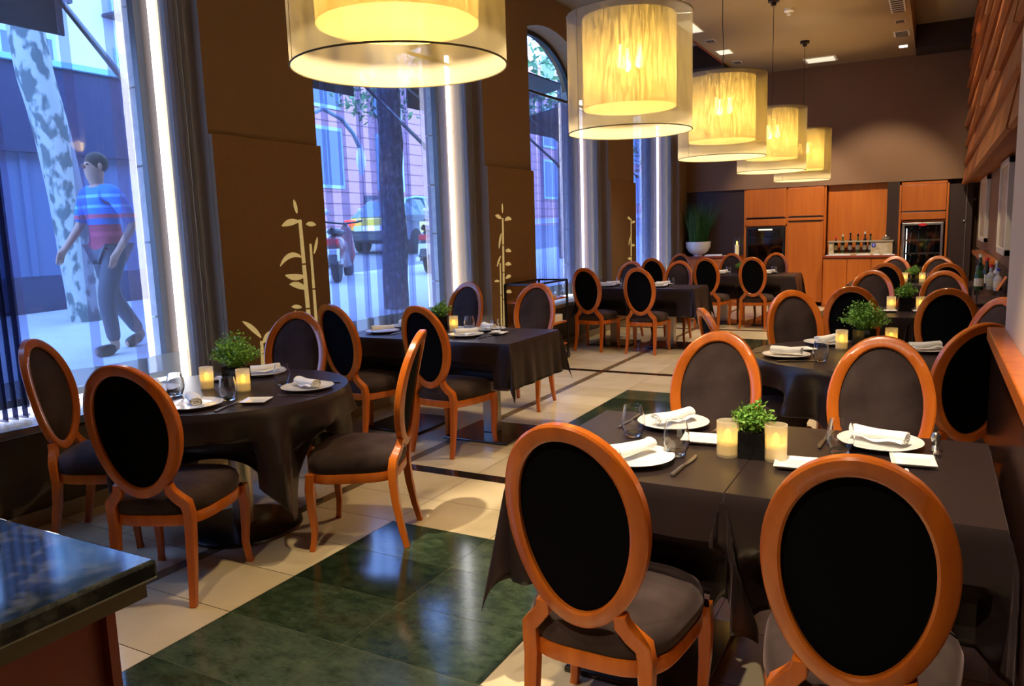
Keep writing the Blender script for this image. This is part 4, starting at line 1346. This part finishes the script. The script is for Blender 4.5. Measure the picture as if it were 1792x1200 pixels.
for (x, y, z, sx, sy, sz, m, lb) in ((-3.83, 7.42, .72, .10, .10, .15, 'orange', 'orange patterned box on the top shelf of the trolley'), (-3.90, 7.55, .72, .12, .08, .12, 'black', 'black box on the top shelf of the trolley'),
        (-3.85, 7.85, .72, .20, .14, .03, 'white', 'stack of white plates on the top shelf of the trolley'), (-3.86, 7.45, .44, .12, .12, .18, M['cane'], 'patterned tea tin on the middle shelf of the trolley'),
        (-3.84, 7.68, .44, .10, .10, .20, 'darksteel', 'dark canister on the middle shelf of the trolley'), (-3.84, 7.95, .44, .2, .2, .08, 'napkin', 'folded white linen on the middle shelf of the trolley')):
    q = MB(); q.box(-sx/2, sx/2, -sy/2, sy/2, 0, sz); q.m = 0
    q.box(-sx/2-.002, sx/2+.002, -sy/2-.002, sy/2+.002, sz*.72, sz*.78)
    o = obj('box', q, m, smooth=False, bevel=.004); o.location = (x, y, z); tag(o, lb, 'box')

# ------------------------------------------------------------------ front stone counter
ct = thing('stone_counter', 'dark speckled granite counter on a red-brown wooden base in the lower left corner', 'counter', (0, 0, 0))
q = MB(); q.box(-2.6, -1.136, -.6, .795, .915, .95); obj('granite_top', q, 'granite', ct, smooth=False, bevel=.006)
q = MB(); q.box(-2.6, -1.150, -.6, .780, .885, .915); obj('top_edge', q, mat('counter_edge_stone', (.16, .13, .08), .3), ct, smooth=False)
q = MB(); q.box(-2.55, -1.225, -.55, .745, 0, .885); obj('body', q, 'redwood', ct, smooth=False, bevel=.003)
q = MB(); q.box(-1.225, -1.205, .738, .755, .30, .885); q.box(-1.225, -1.198, .73, .757, 0, .30); obj('corner_post', q, 'redwood', ct, smooth=False)

# room behind the camera
b = MB(); b.box(-5, 2.6, -3.2, -3.0, 0, 4.75)
struct('wall_front', b, 'wallback', smooth=False)
b = MB(); b.box(2.5, 2.7, -3.1, 3.6, 0, 4.75); b.box(.62, 2.6, 3.45, 3.55, 0, 4.75)
struct('wall_right_far', b, 'wallback', smooth=False)
#EXTERIOR
# ------------------------------------------------------------------ street outside
def GZ(x, y):
    return .5+.0214*(y-4.4)-.0487*(x+6.5)
M['pave'] = mat('pavement', (.50, .52, .52), .6, noise=(3, (.42, .44, .45), .3, .7), bump=(8, .2))
M['road'] = mat('asphalt', (.16, .17, .18), .6)
M['whitewall'] = mat('white_facade', (.70, .70, .66), .8)
M['pink'] = mat('pink_facade', (.62, .30, .27), .8, noise=(2, (.55, .26, .24), .3, .7))
M['pinkline'] = mat('facade_joint', (.25, .12, .12), .8)
M['bluegrey'] = mat('blue_grey_window', (.12, .17, .22), .15)
M['cyanframe'] = mat('pale_green_frame', (.42, .62, .62), .6)
M['darkblue'] = mat('dark_blue_paint', (.02, .035, .11), .4)
M['kiosklight'] = mat('pale_blue_panel', (.10, .16, .32), .3)
M['kioskedge'] = mat('pale_roof_edge', (.35, .75, .85), .4)
M['bark'] = mat('mottled_bark', (.42, .46, .42), .8, noise=(9, (.10, .14, .14), .48, .56), bump=(15, .4), stretch=(1, 1, .6))
M['barkdark'] = mat('dark_bark', (.045, .045, .06), .9, noise=(14, (.16, .17, .20), .5, .6), bump=(20, .6))
M['treeleaf'] = mat('tree_leaf', (.05, .16, .07), .6, noise=(2, (.14, .28, .10), .4, .6))
M['awn'] = mat('dark_awning', (.035, .028, .038), .7)
M['yellow'] = mat('taxi_yellow', (.85, .55, .03), .25, coat=.5)
M['carblack'] = mat('taxi_black', (.02, .02, .025), .15, coat=.5)
M['carglass'] = mat('car_window', (.04, .10, .11), .05, coat=.5)
M['tail'] = mat('tail_light', (.6, .02, .01), .3, emit=(1, .06, .02), emis=6)
M['tyre'] = mat('tyre', (.015, .015, .015), .8)
M['scred'] = mat('scooter_red', (.22, .04, .04), .3, coat=.5)
M['scdark'] = mat('scooter_grey', (.05, .055, .07), .3, coat=.5)
M['plate'] = mat('number_plate', (.7, .72, .75), .4)
M['shirtblue'] = mat('striped_blue_shirt', (.02, .16, .62), .8)
M['trouser'] = mat('grey_trousers', (.06, .07, .10), .8)
M['skin'] = mat('skin', (.45, .26, .18), .6)
M['hair'] = mat('dark_hair', (.02, .015, .01), .7)
# striped shirt: horizontal bands by height
N, L = nodes_of(M['shirtblue'])
tc = N.new('ShaderNodeTexCoord'); sx_ = N.new('ShaderNodeSeparateXYZ'); L.new(tc.outputs['Object'], sx_.inputs[0])
rp = N.new('ShaderNodeValToRGB'); rp.color_ramp.interpolation = 'CONSTANT'
e_ = rp.color_ramp.elements
e_[0].position = 0; e_[0].color = (.30, .03, .07, 1)
e_[1].position = .30; e_[1].color = (.42, .05, .12, 1)
for p_, c_ in ((.36, (.30, .03, .07, 1)), (.46, (.03, .12, .45, 1)), (.54, (.45, .08, .15, 1)), (.60, (.02, .18, .70, 1)), (.68, (.15, .45, .90, 1)), (.72, (.02, .18, .70, 1)), (.82, (.15, .45, .90, 1)), (.86, (.02, .18, .70, 1))):
    q_ = e_.new(p_); q_.color = c_
mr = N.new('ShaderNodeMapRange'); mr.inputs['From Min'].default_value = .85; mr.inputs['From Max'].default_value = 1.5
L.new(sx_.outputs['Z'], mr.inputs['Value']); L.new(mr.outputs[0], rp.inputs['Fac']); L.new(rp.outputs['Color'], N['Principled BSDF'].inputs['Base Color'])

q = MB(); q.add([(x, y, GZ(x, y)) for (x, y) in ((-5.0, -20), (-9.6, -20), (-9.6, 115), (-5.0, 115))], [(0, 1, 2, 3)])
q.m = 1; q.add([(x, y, GZ(x, y)-.08) for (x, y) in ((-9.6, -20), (-19, -20), (-19, 115), (-9.6, 115))], [(0, 1, 2, 3)])
q.m = 0; q.add([(x, y, GZ(x, y)) for (x, y) in ((-19, -20), (-24.2, -20), (-24.2, 115), (-19, 115))], [(0, 1, 2, 3)])
q.add([(-9.6, -20, GZ(-9.6, -20)-.1), (-9.6, 115, GZ(-9.6, 115)-.1), (-9.6, 115, GZ(-9.6, 115)), (-9.6, -20, GZ(-9.6, -20))], [(0, 1, 2, 3)])
struct('ground', q, ['pave', 'road'], smooth=False)

def building(name, label, y0, y1, h, wall, rows, cols, dy, wz, ww, wh, balc, joints, X=-24.0, door=None):
    o = thing(name, label, 'building', (X, y0, .8))
    q = MB(); q.box(-3, 0, 0, y1-y0, 0, h)
    if joints:
        q.m = 1; z = .6
        while z < h:
            q.box(0, .012, 0, y1-y0, z, z+.035); z += .52
    obj('wall', q, [wall, 'pinkline'], o, smooth=False)
    for r in range(rows):
        for c in range(cols):
            yy = 1.0+c*dy; zz = wz+r*3.5
            q = MB(); q.box(0, .08, yy-.12, yy+ww+.12, zz-.15, zz+wh+.15)
            wf = obj('window', q, 'cyanframe', o, smooth=False)
            q = MB(); q.box(.08, .09, yy, yy+ww/2-.03, zz, zz+wh); q.box(.08, .09, yy+ww/2+.03, yy+ww, zz, zz+wh)
            obj('pane', q, 'bluegrey', wf, smooth=False)
            if balc and r > 0:
                q = MB(); q.box(0, .7, yy-.4, yy+ww+.4, zz-.25, zz-.15)
                q.box(.66, .69, yy-.4, yy+ww+.4, zz+.75, zz+.79)
                k = yy-.4
                while k < yy+ww+.42:
                    q.box(.66, .68, k, k+.02, zz-.15, zz+.75); k += .13
                obj('balcony', q, 'barkdark', o, smooth=False)
    if door:
        q = MB(); q.box(0, .05, door, door+1.7, 0, 2.6); obj('doorway', q, 'barkdark', o, smooth=False)
    return o
building('apartment_building', 'white building with railed balconies across the street, seen through the nearest window', -6, 20.2, 12, 'whitewall', 3, 7, 3.7, 1.2, 1.5, 2.2, True, False)
building('apartment_building', 'pink block-fronted building with pale green windows across the street, seen through the second window', 20.5, 110, 12, 'pink', 3, 19, 4.6, 3.0, 1.9, 2.4, False, True, door=9.0)

# awnings over the windows
for i, (a, c) in enumerate(bays):
    ty = ['nearest', 'second', 'third', 'farthest'][i]
    o = thing('awning', 'dark fabric awning outside above the %s window' % ty, 'awning', (-4.95, (a+c)/2, 0))
    hw = (c-a)/2+.40; hn = (c-a)/2-.42; q = MB()
    q.prism([(0, 3.62), (0, 3.60), (-1.2, 3.40), (-1.2, 3.13), (-1.22, 3.13), (-1.22, 3.42)], 'y', -hn, hw)
    obj('fabric', q, 'awn', o, smooth=False)
    q = MB(); q.tube([(-1.21, -hn, 3.42), (-1.21, hw, 3.42)], .02, 8); obj('front_bar', q, 'black', o)
    for s in (-1, 1):
        hw_ = hw if s > 0 else hn
        q = MB(); q.sweep([(-.09, s*(hw_-.16), 2.44), (-1.21, s*(hw_+.0), 3.40)], RS(.03, .05, .2), (0, 1, 0)); q.ball((-.09, s*(hw_-.16), 2.44), .035, 10, 6)
        obj('folding_arm', q, 'black', o)

def tree(name, label, x, y, pts, m, crown, seed, leaves=1500):
    rnd = random.Random(seed)
    g = GZ(x, y)
    o = thing(name, label, 'tree', (x, y, g-.02))
    q = MB(); P = []; Rr = []
    n = 14
    for k in range(n+1):
        u = k/n*(len(pts)-1); i = min(int(u), len(pts)-2); f = u-i
        p = [pts[i][j]+(pts[i+1][j]-pts[i][j])*f for j in range(4)]
        P.append((p[0]+rnd.uniform(-.012, .012), p[1]+rnd.uniform(-.012, .012), p[2])); Rr.append(p[3]*rnd.uniform(.96, 1.04))
    q.tube(P, Rr, 16)
    for k in range(5):
        a = rnd.uniform(0, 6.28); tp = P[-1]
        q.tube([tp, (tp[0]+math.cos(a)*.8, tp[1]+math.sin(a)*.8, tp[2]+1.1), (tp[0]+math.cos(a)*1.6, tp[1]+math.sin(a)*1.6, tp[2]+1.9)], [Rr[-1]*.6, Rr[-1]*.4, .02], 8)
    obj('trunk', q, m, o)
    cx, cy, cz, cr, ch_ = crown
    q = MB()
    for k in range(leaves):
        d = Vector((rnd.gauss(0, 1), rnd.gauss(0, 1), rnd.gauss(0, 1))).normalized()*(rnd.uniform(.3, 1)**.5)
        c = Vector((cx+d.x*cr, cy+d.y*cr, cz+d.z*ch_))
        a = Vector((rnd.gauss(0, 1), rnd.gauss(0, 1), rnd.gauss(0, 1))).normalized(); b_ = a.cross(Vector((rnd.gauss(0, 1), rnd.gauss(0, 1), rnd.gauss(0, 1)))).normalized()
        s = rnd.uniform(.06, .13)
        q.add([c, c+a*s+b_*s*.5, c+a*s*2, c+a*s-b_*s*.5], [(0, 1, 2, 3)])
    obj('crown', q, 'treeleaf', o, smooth=False)
tree('plane_tree', 'leaning plane tree trunk with mottled pale bark outside the nearest window', -8.55, 5.42, [(0, 0, 0, .19), (-.02, -.10, 1.7, .18), (-.05, -.30, 3.1, .18), (-.1, -.5, 5, .16)], 'bark', (-.2, -.5, 7.6, 2.5, 1.3), 3)
tree('street_tree', 'straight dark tree trunk outside the second window', -6.02, 7.95, [(0, 0, 0, .165), (0, .02, 2, .15), (0, .03, 3.2, .145), (0, 0, 5, .13)], 'barkdark', (0, 0, 7.6, 1.2, .8), 4)
tree('street_tree', 'forked street tree by the pink building, behind the parked scooter', -14.6, 19.3, [(0, 0, 0, .16), (.1, .1, 2, .14), (.1, .2, 3.4, .11), (0, 0, 4.2, .1)], 'bark', (0, 0, 5.2, 2.0, 1.6), 5, 1200)
tree('street_tree', 'dark leafy street tree outside the third window', -7.6, 16.6, [(0, 0, 0, .16), (0, 0, 2, .14), (0, 0, 3.4, .12), (0, 0, 4.2, .1)], 'barkdark', (-.5, .5, 4.6, 2.4, 1.5), 6, 1700)
tree('street_tree', 'leafy street tree outside the farthest window', -8.2, 25.0, [(0, 0, 0, .16), (0, 0, 2, .14), (0, 0, 3.4, .12), (0, 0, 4.2, .1)], 'barkdark', (0, 0, 4.0, 2.4, 1.8), 8, 1300)

# dark blue kiosk
ko = thing('kiosk', 'dark blue street kiosk with a pale roof edge behind the leaning plane tree', 'kiosk', (-9.8, 5.6, .66))
q = MB(); q.box(-2.0, 0, -2.6, 2.6, 0, .45); obj('base', q, 'darkblue', ko, smooth=False)
q = MB(); q.box(-2.0, .0, -2.6, 2.6, .45, 1.95)
for k in range(-2, 3):
    q.box(0, .03, k*1.0-.04, k*1.0+.04, .45, 1.95)
obj('window_band', q, 'kiosklight', ko, smooth=False)
q = MB(); q.box(-2.05, .15, -2.7, 2.7, 1.95, 3.0)
obj('fascia', q, 'darkblue', ko, smooth=False)
q = MB(); q.box(-2.1, .22, -2.75, 2.75, 3.0, 3.07); obj('roof_edge', q, 'kioskedge', ko, smooth=False)

# taxi (heading along +y), origin at the rear axle ground point
def wheel_mb(r, w_):
    q = MB()
    q.lathe([(r*.45, -w_/2), (r*.9, -w_/2), (r, -w_/2+.02), (r, w_/2-.02), (r*.9, w_/2), (r*.45, w_/2)], 28)
    return q
def taxi():
    x, y = -13.0, 16.9
    o = thing('taxi', 'black and yellow taxi with lit red tail lights seen from behind through the second window', 'car', (x, y, GZ(x, y)-.08), R(6))
    st_ = [(-.75, .42, .62, .80), (-.70, .30, .90, .84), (-.45, .26, .98, .87), (.2, .24, 1.0, .88), (1.5, .22, .98, .88), (2.6, .22, .95, .88), (3.3, .24, .85, .84), (3.65, .32, .65, .74)]
    q = MB()
    def sec_(yy, zb, zt, hw):
        return [(-hw*.9, yy, zb), (-hw, yy, zb+.10), (-hw, yy, zt-.18), (-hw*.92, yy, zt), (hw*.92, yy, zt), (hw, yy, zt-.18), (hw, yy, zb+.10), (hw*.9, yy, zb)]
    V = []
    for s in st_:
        V += sec_(*s)
    n = len(st_)
    for mi, cond in ((0, 0), (1, 1)):
        pass
    fs = []; F0 = []; F1 = []
    for i in range(n-1):
        for j in range(8):
            f = (i*8+j, i*8+(j+1) % 8, (i+1)*8+(j+1) % 8, (i+1)*8+j)
            yel = (i in (3, 4) and j in (1, 5)) or (i in (0, 1) and j in (2, 3, 4)) 
            (F1 if yel else F0).append(f)
    F0.append(tuple(range(8))); F0.append(tuple((n-1)*8+j for j in range(8)))
    q.m = 0; q.add(V, F0); b0 = len(q.v)
    q.m = 1; q.add(V, F1)
    obj('body', q, ['carblack', 'yellow'], o)
    q = MB()
    V = []
    for (yy, z, hw, kk) in ((-.55, .96, .74, 0), (0.0, 1.40, .60, 0), (.5, 1.47, .62, 0), (1.3, 1.45, .62, 0), (2.35, .94, .76, 0)):
        V += [(-hw-.06*(z < 1), yy, .95), (-hw*(.94), yy, z), (hw*.94, yy, z), (hw+.06*(z < 1), yy, .95)]
    V[4] = (-.78, 0, .97); V[7] = (.78, 0, .97); V[8] = (-.80, .5, .97); V[11] = (.80, .5, .97); V[12] = (-.80, 1.3, .97); V[15] = (.80, 1.3, .97)
    for i in range(4):
        q.m = 0
        q.add([V[i*4+k] for k in range(4)]+[V[i*4+4+k] for k in range(4)], [(0, 1, 5, 4), (2, 3, 7, 6)])
        q.m = 1 if i in (1, 2) else 0
        q.add([V[i*4+1], V[i*4+2], V[i*4+6], V[i*4+5]], [(0, 1, 2, 3)])
    obj('cabin', q, ['carglass', 'carblack'], o, smooth=False)
    q = MB()
    q.tube([(.72, -.55, .98), (.60, .0, 1.42), (.62, .5, 1.49), (.62, 1.3, 1.47), (.76, 2.35, .97)], .03, 6); q.tube([(.80, .95, .97), (.62, .95, 1.47)], .035, 6)
    obj('roof_pillar', q, 'kioskedge', o)
    for sx in (-.80, .80):
        for yy in (0, 2.65):
            w_ = obj('wheel', wheel_mb(.32, .2), 'tyre', o); w_.rotation_euler = (0, PI/2, 0); w_.location = (sx, yy, .32)
    for sx in (-.70, .70):
        q = MB(); q.box(sx-.13, sx+.13, -.79, -.70, .76, .90); obj('tail_light', q, 'tail', o, smooth=False, bevel=.01)
    q = MB(); q.box(-.86, .86, -.84, -.70, .34, .52); obj('bumper', q, 'carblack', o, smooth=False, bevel=.02)
    q = MB(); q.box(-.26, .26, -.81, -.77, .60, .72); obj('number_plate', q, mat('lit_plate', (.8, .85, .9), .4, emit=(.9, .95, 1), emis=1.2), o, smooth=False)
    q = MB(); q.box(-.55, .55, -.785, -.76, .60, .74); obj('chrome_panel', q, M['plate'], o, smooth=False)
    q = MB(); q.box(-.12, .12, .6, .75, 1.48, 1.6); obj('roof_sign', q, 'kioskedge', o, smooth=False, bevel=.02)
taxi()

def text_mesh(txt, size, m, parent, loc, rot):
    c = bpy.data.curves.new('plate_text', 'FONT'); c.body = txt; c.size = size; c.align_x = 'CENTER'; c.extrude = .001
    o = bpy.data.objects.new('plate_text_source', c); COL.objects.link(o)
    dg = bpy.context.evaluated_depsgraph_get()
    me = bpy.data.meshes.new_from_object(o.evaluated_get(dg))
    bpy.data.objects.remove(o)
    me.materials.append(M[m])
    r = bpy.data.objects.new('plate_text', me); COL.objects.link(r); r.parent = parent; r.location = loc; r.rotation_euler = rot
    return r
def scooter(x, y, rz, paint, label, plate):
    o = thing('scooter', label, 'scooter', (x, y, GZ(x, y)), rz)
    for yy in (0, 1.28):
        w_ = obj('wheel', wheel_mb(.25, .12), 'tyre', o); w_.rotation_euler = (0, PI/2, 0); w_.location = (0, yy, .25)
    q = MB()
    secs = [(-.28, .50, .70, .06), (-.20, .38, .78, .13), (.0, .34, .80, .17), (.3, .28, .76, .18), (.55, .22, .45, .15), (.85, .20, .34, .14), (1.0, .25, .60, .18), (1.12, .45, .95, .14), (1.20, .60, 1.02, .08)]
    V = []
    for (yy, zb, zt, hw) in secs:
        for k in range(10):
            a = 2*PI*k/10
            V.append((hw*math.cos(a), yy, (zb+zt)/2+(zt-zb)/2*math.sin(a)))
    n = len(secs)
    q.add(V, [(i*10+j, i*10+(j+1) % 10, (i+1)*10+(j+1) % 10, (i+1)*10+j) for i in range(n-1) for j in range(10)]+[tuple(range(10)), tuple((n-1)*10+j for j in range(10))])
    obj('body', q, paint, o)
    q = MB(); q.grid(lambda u, v: (.15*math.cos(2*PI*v)*math.sin(PI*(.08+.84*u)), -.28+.85*u, .81+.055*math.sin(2*PI*v)+.04*(1-u)), 10, 12, cv=True); obj('seat', q, 'black', o)
    q = MB(); q.tube([(-.33, 1.0, 1.02), (-.2, 1.08, 1.0), (0, 1.12, .98), (.2, 1.08, 1.0), (.33, 1.0, 1.02)], .018, 8); obj('handlebar', q, 'black', o)
    for s in (-1, 1):
        q = MB(); q.tube([(s*.22, 1.08, 1.0), (s*.30, 1.08, 1.16)], .008, 6); q.ball((s*.31, 1.07, 1.20), (.06, .02, .045), 12, 8); obj('mirror', q, 'plate', o)
    q = MB(); q.grid(lambda u, v: ((u-.5)*.34, 1.16+.10*(1-abs(u-.5)*2)-.08*v, 1.0+.36*v), 6, 4); obj('windscreen', q, M['thinglass'], o)
    q = MB(); q.box(-.10, .10, -.31, -.24, .62, .72); obj('tail_light', q, 'redcap', o, smooth=False, bevel=.01)
    q = MB(); q.prism([(-.30, .56), (-.36, .36), (-.34, .36), (-.27, .56)], 'x', -.11, .11); pl_ = obj('number_plate', q, 'plate', o, smooth=False)
    if plate:
        for k, tx in enumerate(plate):
            text_mesh(tx, .085, 'black', pl_, (0, -.325-.02*k, .475-.085*k), (R(74), 0, 0))
    q = MB(); q.box(-.10, .10, -.20, .12, .30, .40); q.tube([(-.16, -.20, .28), (-.15, .3, .24)], .045, 10); obj('exhaust', q, 'steel', o)
    q = MB(); q.prism([(-.45, .33), (-.30, .50), (-.10, .54), (-.12, .49), (-.30, .44), (-.42, .31)], 'x', -.07, .07); obj('mudguard', q, 'black', o, smooth=False)
scooter(-8.75, 9.95, R(32), 'scred', 'dark red parked scooter seen from behind, left of the dark tree trunk', ('227', 'G'))
scooter(-8.3, 12.0, R(20), 'scdark', 'dark grey parked scooter to the right of the dark tree trunk', None)

# street lamp with a curved arm
sl = thing('street_lamp', 'curved grey street lamp with a long pale head outside the second window', 'street lamp', (-12.0, 12.6, GZ(-12, 12.6)))
g0 = GZ(-12, 12.6)
q = MB(); q.tube([(0, 0, 0), (0, 0, 2.6)], .06, 12); obj('pole', q, 'darksteel', sl)
q = MB(); q.tube([(0, 0, 2.6), (0, .3, 3.1), (0, .9, 3.35), (0, 1.5, 3.2), (0, 1.9, 2.9), (0, 2.1, 2.6)], .05, 10); obj('arm', q, 'bluegrey', sl)
q = MB(); q.grid(lambda u, v: (.09*math.cos(2*PI*v)*math.sin(PI*(.06+.88*u)), 2.12+.13*math.sin(2*PI*v)*math.sin(PI*(.06+.88*u)), 2.7-.75*u), 12, 14, cv=True); obj('lamp_head', q, 'plate', sl)

# pedestrian in mid stride, heading towards -y
def skinned(name, chain, edges, m, parent, sub=2):
    me = bpy.data.meshes.new(name)
    ks = list(chain)
    me.from_pydata([chain[k][0] for k in ks], [(ks.index(a), ks.index(b_)) for a, b_ in edges], [])
    o = bpy.data.objects.new(name, me); COL.objects.link(o); o.parent = parent
    sk = o.modifiers.new('skin', 'SKIN'); sk.use_smooth_shade = True
    for i, k in enumerate(ks):
        r_ = chain[k][1]
        me.skin_vertices[0].data[i].radius = (r_, r_) if not isinstance(r_, tuple) else r_
        me.skin_vertices[0].data[i].use_root = (i == 0)
    s = o.modifiers.new('sub', 'SUBSURF'); s.levels = sub; s.render_levels = sub
    me.materials.append(M[m])
    return o
pe = thing('person', 'person in a blue and red striped shirt and grey trousers walking past the nearest window', 'person', (-6.55, 4.42, GZ(-6.55, 4.42)), 0)
J = {'pelvis': ((0, 0, .97), (.125, .095)), 'waist': ((0, -.01, 1.08), (.135, .105)), 'chest': ((0, -.03, 1.28), (.17, .12)), 'neckb': ((0, -.03, 1.44), (.09, .08)), 'neck': ((0, -.045, 1.50), .055), 'chin': ((0, -.06, 1.57), (.07, .085)), 'head': ((0, -.06, 1.66), (.078, .098)), 'crown': ((0, -.05, 1.735), (.055, .07)),
     'hipL': ((.09, 0, .90), .095), 'kneeL': ((.10, -.14, .50), .06), 'ankL': ((.10, -.10, .09), .042), 'heelL': ((.10, -.09, .045), .042), 'toeL': ((.10, -.30, .035), .038),
     'hipR': ((-.09, 0, .90), .095), 'kneeR': ((-.10, .06, .50), .06), 'ankR': ((-.10, .30, .14), .042), 'heelR': ((-.10, .32, .10), .042), 'toeR': ((-.10, .14, .035), .038),
     'shL': ((.20, -.03, 1.41), .06), 'elL': ((.25, .10, 1.15), .043), 'wrL': ((.24, -.06, .93), .030), 'haL': ((.24, -.11, .87), (.022, .04)), 'thL': ((.225, -.15, .86), .011),
     'shR': ((-.20, -.03, 1.41), .06), 'elR': ((-.25, -.08, 1.15), .043), 'wrR': ((-.24, -.24, .96), .030), 'haR': ((-.24, -.29, .91), (.022, .04)), 'thR': ((-.225, -.335, .90), .011)}
E_ = [('pelvis', 'waist'), ('waist', 'chest'), ('chest', 'neckb'), ('neckb', 'neck'), ('neck', 'chin'), ('chin', 'head'), ('head', 'crown')]
for s in 'LR':
    E_ += [('pelvis', 'hip'+s), ('hip'+s, 'knee'+s), ('knee'+s, 'ank'+s), ('ank'+s, 'heel'+s), ('heel'+s, 'toe'+s), ('neckb', 'sh'+s), ('sh'+s, 'el'+s), ('el'+s, 'wr'+s), ('wr'+s, 'ha'+s), ('ha'+s, 'th'+s)]
    hx, hy, hz = J['ha'+s][0]
    for k, (dy, ln) in enumerate(((-.030, .070), (-.010, .080), (.010, .074), (.028, .060))):
        J['f%d%s' % (k, s)] = ((hx, hy+dy-.012, hz-.035), .010)
        J['g%d%s' % (k, s)] = ((hx*.97, hy+dy-.030, hz-.03-ln), .007)
        E_ += [('ha'+s, 'f%d%s' % (k, s)), ('f%d%s' % (k, s), 'g%d%s' % (k, s))]
skinned('body', J, E_, 'skin', pe)
def grow(keys, d, shift={}):
    o_ = {}
    for k in keys:
        p, r_ = J[k]
        r_ = (r_[0]+d, r_[1]+d) if isinstance(r_, tuple) else r_+d
        o_[k] = (shift.get(k, p), r_)
    return o_
kk = ['waist', 'chest', 'neckb', 'shL', 'elL', 'shR', 'elR']
sh_ = grow(kk, .022)
sh_['hem'] = ((0, 0, .955), (.152, .122))
skinned('shirt', sh_, [('waist', 'hem'), ('waist', 'chest'), ('chest', 'neckb'), ('neckb', 'shL'), ('shL', 'elL'), ('neckb', 'shR'), ('shR', 'elR')], 'shirtblue', pe)
kk = ['pelvis', 'hipL', 'kneeL', 'ankL', 'hipR', 'kneeR', 'ankR']
skinned('trousers', grow(kk, .018), [('pelvis', 'hipL'), ('hipL', 'kneeL'), ('kneeL', 'ankL'), ('pelvis', 'hipR'), ('hipR', 'kneeR'), ('kneeR', 'ankR')], 'trouser', pe)
for s in 'LR':
    skinned('shoe', {k: (J[k][0], J[k][1]+.014) for k in ('heel'+s, 'toe'+s)}, [('heel'+s, 'toe'+s)], 'black', pe)
q = MB(); q.ball((0, -.030, 1.690), (.088, .102, .098), 18, 12)
obj('hair', q, 'hair', pe)
q = MB(); q.ball((0, -.158, 1.655), (.012, .02, .022), 8, 6)
obj('nose', q, 'skin', pe)
for s in (-1, 1):
    q = MB(); q.ball((s*.082, -.055, 1.655), (.012, .022, .032), 8, 6); obj('ear', q, 'skin', pe)
    q = MB(); q.ball((s*.033, -.140, 1.672), (.012, .010, .008), 8, 6); obj('eye', q, 'hair', pe)
